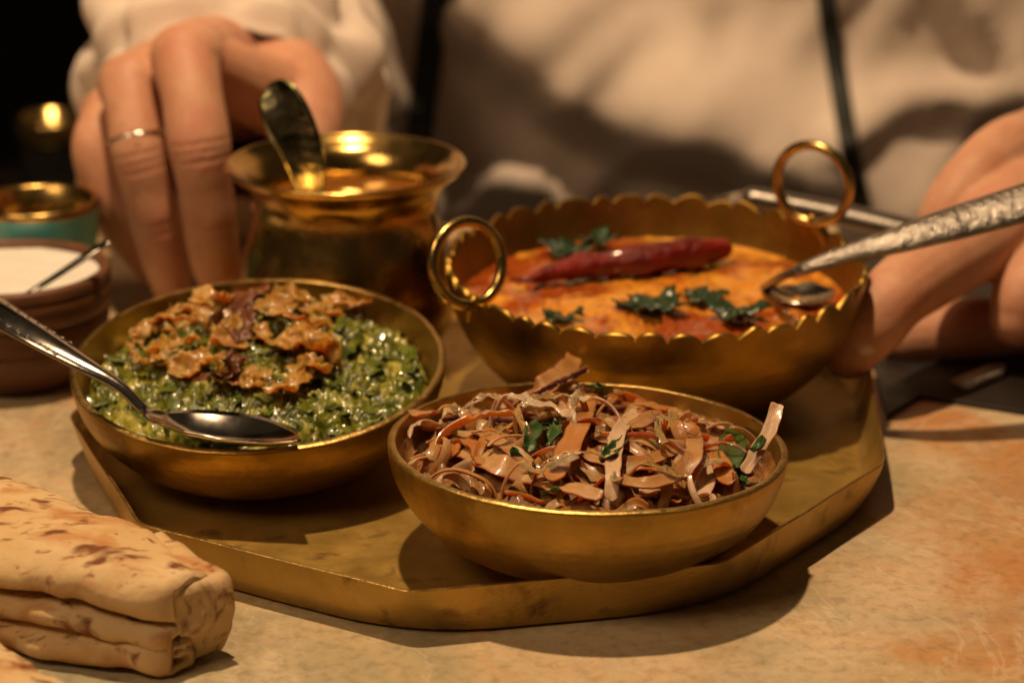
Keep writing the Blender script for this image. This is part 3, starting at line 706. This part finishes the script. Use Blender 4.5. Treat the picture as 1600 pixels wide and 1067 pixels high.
# spoon in the spinach
z1 = XL @ V(0, 0, HL)
N0 = XL @ V(0, 0, 0)
s0 = at(225, 641, z=FL+3.05)
T6 = Thing('serving_spoon', s0, 'steel spoon with dotted handle resting in the spinach bowl', 'spoon')
rimp = at(118, 565, z=FL+3.75)
hp = [at(-190, 400, z=FL+5.6), at(-60, 457, z=FL+5.2), at(40, 515, z=FL+4.7), at(118, 562, z=FL+4.15), at(185, 603, z=FL+3.6), s0]
hnd = T6.add('handle', blade(hp, [.42, .56, .50, .36, .20, .17], [-.06, -.08, -.08, -.09, -.08, -.06], .16, V(0, -.15, 1), 60), M_steel)
bp_ = [s0, at(252, 652, z=FL+2.9), at(300, 657, z=FL+2.8), at(365, 666, z=FL+2.72), at(430, 681, z=FL+2.7), at(468, 689, z=FL+2.78)]
T6.add('bowl', blade(bp_, [.17, .56, 1.02, 1.06, .62, .06], [-.03, .12, .42, .44, .20, 0], .09, V(-.10, .09, 1), 60, 17), M_steel)
dots_v = []
for i in range(14):
    t = i/13
    q_ = spline(hp, 60)[int(4+t*30)]; c = Vector(q_[:3])+V(.02, -.13, .13)
    dots_v.append(c)
ls = []; qh = [Vector(a) for a in spline(hp, 60)]; frh = frames(qh, V(0, -.15, 1)); dv_ = []
for side in (-1, 1):
    for i in range(12):
        k = 10+i*2; t, s_, u = frh[k]; c = qh[k] + s_*(side*.30) + u*.11; lo_ = []
        for a in range(13):
            e = math.cos(2*math.pi*a/12), math.sin(2*math.pi*a/12); d0 = t*e[0]+s_*e[1]
            lo_.append([c + d0*(.075+.02*math.cos(2*math.pi*b/5)) + u*(.02*math.sin(2*math.pi*b/5)) for b in range(5)])
        dv_.append(loops(lo_))
tag(T6.add('engraved_dots', join(*dv_), M_steel_d, parent=hnd), kind='stuff')
# spoon standing in the pot
yP = cP.y-.9
pp = [at(492, 345, y=yP-.6), at(484, 300, y=yP-.5), at(472, 240, y=yP-.3), at(447, 180, y=yP), at(428, 145, y=yP+.35), at(421, 133, y=yP+.6)]
T7 = Thing('pot_spoon', pp[0], 'upright steel spoon with rounded handle end standing in the brass pot', 'spoon')
T7.add('handle', blade(pp, [.42, .50, .70, .78, .58, .12], [.02, .05, .10, .12, .10, .02], .14, V(-.35, -1, .35), 50, 13), M_steel_refl)
lo = [pp[0], pp[0]+V(.15, .3, -.8), pp[0]+V(.4, .7, -1.7), pp[0]+V(.7, 1.0, -2.6), pp[0]+V(.9, 1.3, -3.0)]
T7.add('bowl', blade(lo, [.36, .3, .9, .95, .1], [.02, .05, .3, .25, 0], .1, V(-.35, -1, .35), 30), M_steel)
# spoon in the curry, handle towards the holding hand
cs = cur_at(1196, 452, .05)
hp = [at(1740, 270, z=7.6), at(1640, 305, z=7.1), at(1530, 338, z=6.6), at(1420, 370, z=6.1), at(1320, 398, z=5.5), at(1240, 427, z=4.8), cs]
T8 = Thing('curry_spoon', cs, 'steel spoon with hammered handle dipped in the orange curry', 'spoon')
T8.add('handle', blade(hp, [.72, .72, .66, .52, .34, .22, .18], [-.14]*4+[-.1, -.08, -.05], .2, V(-.1, -.55, 1), 70, 13), M_steel_h)
T8.add('bowl', blade([cs, cs+V(.25, -.25, .0), cs+V(.8, -.6, .04), cs+V(1.5, -.75, .08), cs+V(2.0, -.7, .12)], [.18, .5, .85, .75, .1], [0, .1, .28, .2, 0], .08, V(.05, -.1, 1), 36, 13), M_steel)
# second utensil behind the ring handle
bk = [at(1125, 300, y=14.8), at(1180, 308, y=14.6), at(1290, 330, y=14.0), at(1410, 358, y=13.2), at(1520, 387, y=12.4), at(1640, 412, y=11.6)]
T9 = Thing('spare_spoon', bk[2], 'dark steel spoon handle lying behind the upright ring handle', 'spoon')
T9.add('handle', tube(bk[1:], [.46, .54, .58, .6, .6], 14, 40, .7), M_steel_d)
T9.add('bowl', blade([bk[1], bk[0]+V(.3, .6, -.5), bk[0]+V(.1, .9, -1.6), bk[0]+V(-.2, 1.1, -2.8), bk[0]+V(-.3, 1.2, -3.4)], [.35, .5, .8, .7, .1], [0, .1, .25, .15, 0], .1, V(0, -.4, 1), 26), M_steel)

# ------------------------------------------------------------------ left side dishes
cw = at(14, 416, z=3.6)
wp = [(.02, 0), (1.9, 0), (2.1, .12), (2.55, .7), (2.85, 1.4), (2.83, 1.5), (2.95, 1.56), (3.03, 2.2), (2.97, 2.3), (3.06, 2.38), (3.12, 3.1), (3.06, 3.2), (3.12, 3.28), (3.12, 3.52), (3.05, 3.6), (2.86, 3.6), (2.78, 3.5), (2.7, 2.8), (2.2, 1.0), (.02, .6)]
T10 = Thing('yogurt_bowl', (cw.x, cw.y, 0), 'ribbed dark wooden bowl of white yogurt at the left edge', 'bowl')
XW = Matrix.Translation((cw.x, cw.y, 0))
q = [tuple(a) for a in wp]
T10.add('shell', xf(lathe(q[:13], 80), XW), M_wood, sharp=50)
T10.add('lip', xf(lathe(q[12:], 80), XW), M_wood)
single('white_yogurt', deform(mound(XW, 2.76, lambda x, y: 3.36+.06*noise.noise(V(x, y, 0)*1.2)+.03*noise.noise(V(x, y, 3)*3), 40, 100), lambda p: p), M_yog, 'thick white yogurt in the ribbed wooden bowl', 'yogurt')
tp = [at(40, 462, z=3.3), at(62, 448, z=3.55), at(105, 420, z=4.0), at(150, 390, z=4.5), at(171, 378, z=4.75)]
T11 = Thing('yogurt_spoon', tp[0], 'thin small spoon standing in the white yogurt', 'spoon')
T11.add('handle', blade(tp, [.13, .12, .13, .17, .14], [-.02]*5, .09, V(-.2, -.5, 1), 30), M_steel)
T11.add('bowl', blade([tp[0], tp[0]+V(-.4, -.1, -.3), tp[0]+V(-.9, -.2, -.6), tp[0]+V(-1.3, -.3, -.8)], [.12, .35, .4, .05], [0, .08, .1, 0], .07, V(0, 0, 1), 20), M_steel)
# teal bowl
ct = at(58, 314, z=4.2)
rt = (at(150, 318, z=4.2)-ct).length
tpz = [(.02, 0), (rt*.55, 0), (rt*.62, .1), (rt*.84, 1.6), (rt*.96, 3.1), (rt, 4.0)]
T12 = Thing('teal_bowl', (ct.x, ct.y, 0), 'turquoise bowl lined with brass behind the wooden yogurt bowl', 'bowl')
XT = Matrix.Translation((ct.x, ct.y, 0))
T12.add('outer_wall', xf(lathe([tuple(a) for a in spline(tpz, 26)], 80), XT), M_teal)
T12.add('lining', xf(lathe([(rt, 4.0), (rt+.03, 4.1), (rt+.02, 4.25), (rt-.1, 4.3), (rt-.3, 4.2), (rt*.9, 3.0), (rt*.75, 1.6), (rt*.4, .7), (.02, .6)], 80), XT), M_pot)
# dark tumbler with a brass rim far behind
cg = at(82, 188, y=46)
rg = 1.55
XG = Matrix.Translation((cg.x, cg.y, cg.z))
T13 = Thing('dark_tumbler', (cg.x, cg.y, -1), 'blurred black tumbler with shiny brass top in the dark background', 'tumbler')
T13.add('glass', xf(lathe([(.02, -10), (1.1, -10), (1.3, -9.5), (rg, -3), (rg, -.9)], 48), XG), M_black)
T13.add('brass_top', xf(lathe([(rg, -.9), (rg+.12, -.8), (rg+.12, .1), (rg, .25), (rg-.15, .2), (rg-.2, -.6), (.02, -.7)], 48), XG), M_ring)
ts = slab([(cg.x-30, cg.y-8), (cg.x+8, cg.y-8), (cg.x+8, cg.y+30), (cg.x-30, cg.y+30)], cg.z-13, cg.z-10, .3)
tag(link('side_table', ts[0], ts[1], M_dark, None, (cg.x, cg.y, cg.z-10), sharp=40), kind='structure')

# ------------------------------------------------------------------ right side: stand-in board and paper scrap, both invented
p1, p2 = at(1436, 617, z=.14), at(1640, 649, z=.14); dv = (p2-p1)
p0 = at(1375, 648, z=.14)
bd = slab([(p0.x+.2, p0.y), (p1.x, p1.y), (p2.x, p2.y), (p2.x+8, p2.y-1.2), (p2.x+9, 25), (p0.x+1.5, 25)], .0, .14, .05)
single('standin_board', bd, M_dark, 'invented board standing in for the dark area under the hand at the right', 'board', sharp=40)  # no real board: added to stand in for the dark area here
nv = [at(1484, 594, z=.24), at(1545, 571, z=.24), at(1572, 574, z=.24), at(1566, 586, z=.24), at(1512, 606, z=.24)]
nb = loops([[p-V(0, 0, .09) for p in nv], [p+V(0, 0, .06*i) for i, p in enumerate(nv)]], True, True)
single('invented_scrap', nb, M_scrap, 'invented scrap of cream paper on the stand-in board by the hand', 'paper')  # pale scrap invented together with the stand-in board

# ------------------------------------------------------------------ flatbreads
def sweep_section(sections):
    return loops(sections, True, True)
def offset_section(path, th):
    """closed outline of a folded sheet: path of (v, z) -> ring"""
    pts = [Vector((p[0], p[1], 0)) for p in path]; n = len(pts); a, b = [], []
    for i, p in enumerate(pts):
        t = (pts[min(i+1, n-1)]-pts[max(i-1, 0)]).normalized(); nn = V(-t.y, t.x, 0)
        h = th/2*(1 if 0 < i < n-1 else .5)
        a.append(p+nn*h); b.append(p-nn*h)
    return a + b[::-1]
def bread(name, origin, ang, L_, sec_fn, th, label, seg=60, seed=0, flap=None):
    ux = V(math.cos(ang), math.sin(ang), 0); vx = V(math.sin(ang), -math.cos(ang), 0)   # v runs towards the camera
    ls = []
    for i in range(seg+1):
        u = i/seg
        ring = offset_section([tuple(a) for a in spline(sec_fn(u), 110)], th)
        ls.append([Vector(origin) + ux*(u*L_) + vx*p.x + V(0, 0, p.y) for p in ring])
    vf = loops(ls, True, True)
    def fn(p):
        n1 = noise.noise(p*.55+V(seed, 0, 0)); n2 = noise.noise(p*1.5+V(0, seed, 0))
        return p + V(.25*n1, .18*n2, .16*n1+.06*n2+.035*noise.noise(p*3.5))
    vf = deform(vf, fn)
    TB = Thing(name, origin, label, 'flatbread', 'folded flatbreads')
    TB.add('folded_layers', vf, M_bread)
    if flap:
        w0, w1, top = flap; ls = []
        path = spline([(L_*.86, top+.16, 0.0, w0*1.25), (L_*.94, top+.18, -.05, w0*1.1), (L_+.12, top-.1, -.1, w0), (L_+.30, top*.62, -.05, w0*.9), (L_+.12, top*.25, .15, w1*1.1), (L_-.1, .16, .3, w1)], 30)
        for a in path:
            A_, B2 = [], []
            for k in range(12):
                v_ = a[2] + (a[3]-a[2])*k/11; p = Vector(origin) + ux*(a[0] - .10*(k/11)**2*3) + vx*v_ + V(0, 0, a[1] - .12*(k/11)**3)
                A_.append(p); B2.append(p - ux*.16 - V(0, 0, .12))
            ls.append(A_ + B2[::-1])
        TB.add('end_fold', deform(loops(ls, True, True), fn), M_bread)
    return TB
o1 = at(-260, 600, z=2.7); e1 = at(345, 862, z=2.7)
ang = math.atan2(e1.y-o1.y, e1.x-o1.x); L1 = (Vector((e1.x, e1.y))-Vector((o1.x, o1.y))).length
def sec1(u):
    k = min(1, max(0, (u-.72)/.28))                    # closes towards the end at the right
    w_ = min(6.0, 1.5 + 5.6*(1-u)**.75) ; top = 2.55-.1*u-.2*k*k + .1*math.sin(u*9)
    g = 1-.5*k
    return [(.25, .18), (.0, .7), (-.05, 1.5), (.05, top-.4), (.5, top), (w_*.5, top+.22*(1-k)), (w_*.85, top-.05), (w_*1.03, top-.42), (w_*.97, top-.78), (w_*.75, top-.82),
            (w_*.55, top-.80), (w_*.53, top-1.08), (w_*.9, top-1.14), (w_*1.06, top-1.22), (w_*1.04, top-1.5), (w_*.8, top-1.52), (w_*.75, top-1.66), (w_*1.0, .75), (w_*1.12, .5), (w_*1.06, .16), (w_*.8, .14), (w_*.66, .3), (w_*.72, .5), (w_*.95, .42)]
bread('folded_flatbread', (o1.x, o1.y, 0), ang, L1, sec1, .19, 'folded flatbread packet with brown toast spots lying beside the tray', seed=3, flap=(1.5, 1.0, 2.3))
o2 = at(-330, 800, z=1.2); e2 = at(150, 1082, z=1.2)
ang2 = math.atan2(e2.y-o2.y, e2.x-o2.x); L2 = (Vector((e2.x, e2.y))-Vector((o2.x, o2.y))).length
def sec2(u):
    k = min(1, max(0, (u-.75)/.25)); w_ = 4.5-1.2*k
    return [(.3, .16), (.0, .4), (.02, .85), (.4, 1.2-.2*k), (w_*.5, 1.3-.2*k), (w_*.9, 1.1-.2*k), (w_, .7), (w_*.85, .5), (w_*.5, .55), (w_*.45, .3), (w_*.8, .16), (w_*1.1, .18)]
bread('folded_flatbread', (o2.x, o2.y, 0), ang2, L2, sec2, .26, 'nearest flatbread whose golden fold just enters the lower left corner', seed=11)

# ------------------------------------------------------------------ person
M_ = None
PX = at(980, 200, y=44)
T14 = Thing('person', (PX.x, 46, -3), 'person in a cream jacket reaching both hands to the brass tray', 'person')
def fuse(parts, voxel, smooth, name='x'):
    v, f = join(*parts)
    me = bpy.data.meshes.new(name); me.from_pydata([p[:] for p in v], [], f)
    bm = bmesh.new(); bm.from_mesh(me); bmesh.ops.recalc_face_normals(bm, faces=bm.faces); bm.to_mesh(me); bm.free()
    o = bpy.data.objects.new(name, me); col.objects.link(o)
    r = o.modifiers.new('r', 'REMESH'); r.mode = 'VOXEL'; r.voxel_size = voxel
    s = o.modifiers.new('s', 'SMOOTH'); s.factor = .5; s.iterations = smooth
    dg = bpy.context.evaluated_depsgraph_get(); ev = o.evaluated_get(dg); m2 = ev.to_mesh()
    vs = [Vector(x.co) for x in m2.vertices]; fs = [tuple(p.vertices) for p in m2.polygons]
    ev.to_mesh_clear(); bpy.data.objects.remove(o); bpy.data.meshes.remove(me)
    return vs, fs
def P3(px, py, y): return at(px, py, y=y)
# hand beside the pot
wr = P3(385, 140, 25)
mc = {'i': P3(292, 92, 15.6), 'm': P3(205, 135, 16.4), 'r': P3(172, 185, 18), 'p': P3(172, 230, 19.6)}
parts = []
def fing(pts, rad): parts.append(tube([P3(*p) for p in pts], rad, 18, 40))
fing([(288, 90, 15.6), (300, 150, 14.4), (311, 225, 13.5), (320, 285, 13.4), (328, 350, 13.5), (337, 412, 13.9), (342, 440, 14.1)], [1.16, 1.02, 1.05, .92, .90, .82, .66])
fing([(200, 130, 16.4), (207, 180, 15.4), (217, 240, 14.7), (230, 295, 14.6), (243, 345, 14.6), (262, 420, 14.9), (270, 455, 15.1)], [1.03, .90, .94, .85, .87, .78, .64])
fing([(175, 180, 18.2), (155, 210, 17.0), (150, 250, 16.4), (180, 330, 16.2), (225, 395, 16.4), (250, 425, 16.6)], [.9, .85, .8, .8, .72, .6])
fing([(178, 225, 19.6), (152, 275, 18.2), (155, 310, 17.6), (195, 365, 17.4), (230, 400, 17.4)], [.8, .7, .62, .62, .5])
for k_, r_ in (('i', 1.25), ('m', 1.2), ('r', 1.15), ('p', 1.05)):
    parts.append(tube([mc[k_], mc[k_].lerp(wr, .45)+V(0, 0, .5), wr], [r_*.95, 1.5, 1.9], 18, 24))
fing([(430, 120, 21.5), (468, 160, 19), (478, 215, 17.2), (455, 280, 16), (430, 330, 15.2)], [1.9, 1.55, 1.2, 1.0, .8])
parts.append(tube([P3(292, 95, 15.8), P3(370, 125, 17.5), P3(460, 165, 19)], [1.05, 1.25, 1.4], 18, 20))
elb = P3(360, -170, 49)
parts.append(tube([wr, wr.lerp(elb, .35), elb], [2.0, 2.6, 3.6], 20, 20, .85))
lh = fuse(parts, .10, 4)
def crease(vf, joints):
    out = []
    for p in vf[0]:
        q = p.copy()
        for c, ax, n, gap in joints:
            d_ = p-c
            if d_.length < 1.5:
                a = d_.dot(ax); view = (CAM-c).normalized(); rad = d_ - ax*a
                if rad.length > 1e-3 and rad.normalized().dot(view) > -.1:
                    k = sum(math.exp(-((a-(i-(n-1)/2)*gap+.05*noise.noise(p*2))/.075)**2) for i in range(n))
                    q -= rad.normalized()*.045*min(k, 1)*max(0, rad.normalized().dot(view)+.1)
        out.append(q)
    return out, vf[1]
J = []
for a, b, n in (((311, 232, 13.5), (320, 285, 13.4), 3), ((328, 348, 13.5), (337, 412, 13.9), 2), ((219, 250, 14.7), (230, 295, 14.6), 3), ((243, 345, 14.6), (262, 420, 14.9), 2)):
    J.append((P3(*a), (P3(*b)-P3(*a)).normalized(), n, .27))
lh = crease(lh, J)
# hand at the edge of the tray
parts = []
wr2 = P3(1730, 215, 22)
fing([(1328, 552, 5.3), (1358, 510, 5.5), (1397, 465, 6.2), (1450, 425, 7.6), (1520, 385, 9.6), (1600, 320, 12.5), (1690, 270, 17)], [.80, 1.05, 1.06, 1.18, 1.2, 1.5, 1.8])
fing([(1475, 395, 11.9), (1482, 335, 12.2), (1530, 272, 13), (1585, 236, 14.4), (1680, 225, 17)], [.85, .95, 1.02, 1.2, 1.5])
fing([(1640, 270, 15.5), (1690, 330, 12), (1650, 410, 9.8), (1604, 455, 8.8), (1588, 500, 8.5)], [1.3, 1.15, 1.12, 1.05, .86])
fing([(1700, 300, 17), (1690, 470, 14), (1600, 520, 11.8), (1500, 522, 10.8), (1420, 530, 10.4)], [1.3, 1.25, 1.25, 1.2, 1.0])
fing([(1720, 320, 18.5), (1730, 500, 16), (1640, 560, 14), (1530, 560, 13)], [1.2, 1.1, 1.05, .8])
for q_ in ((1585, 240, 14.4), (1640, 260, 15.5), (1700, 300, 17), (1720, 320, 18.5)):
    parts.append(tube([P3(*q_), P3(*q_).lerp(wr2, .5), wr2], [1.2, 1.7, 1.9], 18, 20))
elb2 = P3(1960, -250, 48)
parts.append(tube([wr2, wr2.lerp(elb2, .4), elb2], [2.0, 2.7, 3.6], 20, 20, .85))
rh = crease(fuse(parts, .10, 4), [(P3(1415, 452, 6.5), (P3(1358, 510, 5.5)-P3(1450, 425, 7.6)).normalized(), 3, .28)])
# trunk under the jacket joins both arms
TX = PX.x
def ell(cx, cy, z, a, b, n=40): return [V(cx+a*math.cos(2*math.pi*j/n), cy+b*math.sin(2*math.pi*j/n), z) for j in range(n)]
trunk = loops([ell(TX, 56, -14, 13, 8), ell(TX, 55, 0, 13.5, 8.5), ell(TX, 55, 14, 14.5, 9), ell(TX, 56, 26, 17, 8), ell(TX, 56.5, 32, 13, 6), ell(TX, 56, 36, 5, 5), ell(TX, 55, 43, 4.6, 4.8)], True, True)
sh1, sh2 = V(TX-19, 57, 27), V(TX+19, 57, 27)
arms = [tube([sh1, sh1.lerp(elb, .5)+V(-1, 0, -1), elb], [4.5, 4.2, 3.6], 20, 16), tube([sh2, sh2.lerp(elb2, .5)+V(1, 0, -1), elb2], [4.5, 4.2, 3.6], 20, 16)]
body = T14.add('body', join(lh, rh, trunk, *arms), M_skin)
def nail(tip, along, out, w_, l_):
    a = along.normalized(); o_ = (out - a*out.dot(a)).normalized(); s = a.cross(o_); ls = []
    for i in range(9):
        t = -1+2*i/8; wd = w_*(1-abs(t)**4*.5)
        ls.append([tip + a*(t*l_) + s*(wd*x) - o_*(.28*w_*x*x + .05*t*t) for x in (-1, -.66, -.33, 0, .33, .66, 1)])
    v, f = loops(ls, closed=False); n = len(v)
    v2 = [p - o_*.06 for p in v]
    T14.add('fingernail', (v+v2, f+[tuple(i+n for i in reversed(q)) for q in f]), M_nail, parent=body)
d_ = P3(342, 452, 14.2)-P3(325, 340, 13.5)
q_ = P3(334, 408, 13.9); nail(q_+(CAM-q_).normalized()*.87, d_, CAM-q_, .40, .52)
d_ = P3(1328, 552, 5.3)-P3(1375, 495, 5.7)
q_ = P3(1346, 528, 5.4); o_ = ((CAM-q_).normalized()+V(.35, 0, .15)).normalized(); nail(q_+o_*.98, d_, o_, .46, .66)
# ring
rc = P3(214, 216, 15.0); ax = (P3(240, 335, 14.6)-P3(205, 160, 15.9)).normalized()
rq = ax.to_track_quat('Z', 'Y').to_matrix(); ls = []
for i in range(49):
    a = 2*math.pi*i/48; cen = rq @ V(.99*math.cos(a), .99*math.sin(a), 0); rad = cen.normalized()
    ls.append([rc + cen + rad*(.05*math.cos(2*math.pi*j/8)) + ax*(.075*math.sin(2*math.pi*j/8)) for j in range(8)])
T15 = Thing('finger_ring', rc, 'thin silver ring with a tiny stone on the hand beside the pot', 'ring')
T15.add('band', loops(ls), M_silver)
st = rc + V(.14, -1.02, .1)
T15.add('stone', tube([st+V(0, .08, 0), st, st-V(0, .09, 0)], [.06, .08, .04], 8, 5), M_silver)

# jacket
ridge = [Vector((p.x, p.z, 0)) for p in [at(a, b, y=41) for a, b in ((640, -120), (700, -20), (790, 70), (900, 160), (1010, 205), (1140, 225), (1290, 290), (1400, 350))]]
ridge2 = [Vector((p.x, p.z, 0)) for p in [at(a, b, y=41) for a, b in ((1080, -60), (1100, 40), (1060, 110), (1000, 160))]]
ridge3 = [Vector((p.x, p.z, 0)) for p in [at(a, b, y=41) for a, b in ((1480, -80), (1560, 60), (1640, 160))]]
ridge4 = [Vector((p.x, p.z, 0)) for p in [at(a, b, y=41) for a, b in ((720, 340), (780, 295), (840, 285), (900, 330))]]
ridge5 = [Vector((p.x, p.z, 0)) for p in [at(a, b, y=41) for a, b in ((1320, 210), (1420, 170), (1560, 180), (1700, 150))]]
ridge6 = [Vector((p.x, p.z, 0)) for p in [at(a, b, y=41) for a, b in ((560, 30), (600, 120), (700, 230), (900, 330))]]
def dist_curve(x, z, C):
    best = 1e9; side = 0; p = V(x, z, 0)
    for a, b in zip(C[:-1], C[1:]):
        ab = b-a; t = max(0, min(1, (p-a).dot(ab)/ab.length_squared)); q = a+ab*t; d = (p-q).length
        if d < best: best = d; side = ab.x*(p.y-a.y)-ab.y*(p.x-a.x)
    return best*(1 if side > 0 else -1)
def fold(x, z):
    h = 0
    for C, amp, wu, wd in ((ridge, 3.8, 3.8, 1.5), (ridge2, .7, 1.2, 1.0), (ridge3, 2.2, 1.8, 1.2), (ridge4, 1.5, 1.0, 1.2), (ridge5, 1.5, 1.0, .7), (ridge6, .9, 1.3, 1.0)):
        d = dist_curve(x, z, C); h += amp*math.exp(-(d/(wu if d > 0 else wd))**2)
    w1 = (x+z)*.7; w2 = (x-z)*.7
    h += .5*noise.noise(V(x*.22, 0, z*.3)) + .5*(1-abs(noise.noise(V(w1*.10+3, w2*.34, 2)))*2.4) + .25*(1-abs(noise.noise(V(w1*.5, w2*.16, 8)))*2.4)
    return h
ls = []; NX = 150
for i in range(70):
    z = -16 + 48*i/69; a = 24 + 1.2*math.sin(i/30); b = 11.5
    sh = max(0, (z-26)/6)
    a *= (1-.45*sh**2); b *= (1-.35*sh**2)
    ring = []
    for j in range(NX):
        # denser sampling on the front
        th = -math.pi/2 + math.pi*math.copysign(abs((j/NX-.5)*2)**1.35, j/NX-.5)
        x = TX + a*math.copysign(abs(math.cos(th))**.8, math.cos(th)); y = 54.5 + b*math.copysign(abs(math.sin(th))**.75, math.sin(th)) 
        if math.sin(th) < .2:
            y -= fold(x, z)*min(1, (.2-math.sin(th))*1.5)
        ring.append(V(x, y - .12*(z-5), z))
    ls.append(ring)
jk = T14.add('jacket', loops(ls), M_cloth)
def sleeve(path, rad, seed, flat, amp):
    q = spline([tuple(p)+(r,) for p, r in zip(path, rad)], 60); pts = [Vector(a[:3]) for a in q]; fr = frames(pts); n = 90
    outer, inner = [], []
    for i, (a, (t, s, u)) in enumerate(zip(q, fr)):
        ro, ri = [], []
        for j in range(n):
            th = 2*math.pi*j/n
            d_ = s*math.cos(th)+u*(math.sin(th)*flat)
            f_ = amp*(noise.noise(V(math.cos(th)*1.5+seed, math.sin(th)*1.5, i*.16)) + .5*noise.noise(V(math.cos(th)*3.5, math.sin(th)*3.5+seed, i*.3)))
            f_ += amp*.5*math.sin(i*.55+2.2*math.sin(th+seed))*min(1, i/8)*(.4+.6*max(0, math.cos(th-.6)))
            f_ += amp*2.6*abs(noise.noise(V(math.cos(th)*1.9+seed+.06*i, math.sin(th)*1.9, i*.22)))**.8*min(1, i/3) - amp*.5 
            r = a[3]+f_
            ro.append(pts[i]+d_*r); ri.append(pts[i]+d_*(r-.18))
        outer.append(ro); inner.append(ri)
    vf = loops(inner[::-1] + [[(p+q_)/2 - fr[0][0]*.12 for p, q_ in zip(inner[0], outer[0])]] + outer)
    T14.add('sleeve', vf, M_cloth)
c1 = P3(365, 185, 20.5)
sleeve([c1, c1.lerp(elb, .09), c1.lerp(elb, .3), elb, sh1.lerp(elb, .5)+V(-1, 0, -1), sh1], [3.9, 5.0, 5.3, 5.4, 6.2, 6.0], 2.0, .95, .6)
c2 = P3(1800, 120, 25)
sleeve([c2, c2.lerp(elb2, .35), elb2, sh2.lerp(elb2, .5)+V(1, 0, -1), sh2], [4.4, 5.0, 5.6, 6.2, 6.0], 5.0, .95, .5)
# straps hang over the jacket
def strap(px0, px1, py0, py1, hw):
    P = []
    for k in range(24):
        t = k/23; p = at(px0+(px1-px0)*t**1.3, py0+(py1-py0)*t, y=41)
        P.append(p)
    from mathutils.bvhtree import BVHTree
    bv = strap.bv
    out = []
    for p in P:
        d_ = (p-CAM).normalized(); h = bv.ray_cast(CAM, d_)[0]
        out.append((h if h is not None else p) - V(0, .4, 0))
    T14.add('strap', ribbon(out, [hw]*24, .14, seg=70, up=V(0, -1, 0)), M_strap)
from mathutils.bvhtree import BVHTree
strap.bv = BVHTree.FromPolygons([(v.co/S+T14.b) for v in jk.data.vertices], [tuple(p.vertices) for p in jk.data.polygons])
strap(1278, 1345, -120, 330, .42)
strap(690, 650, -120, 240, .6)
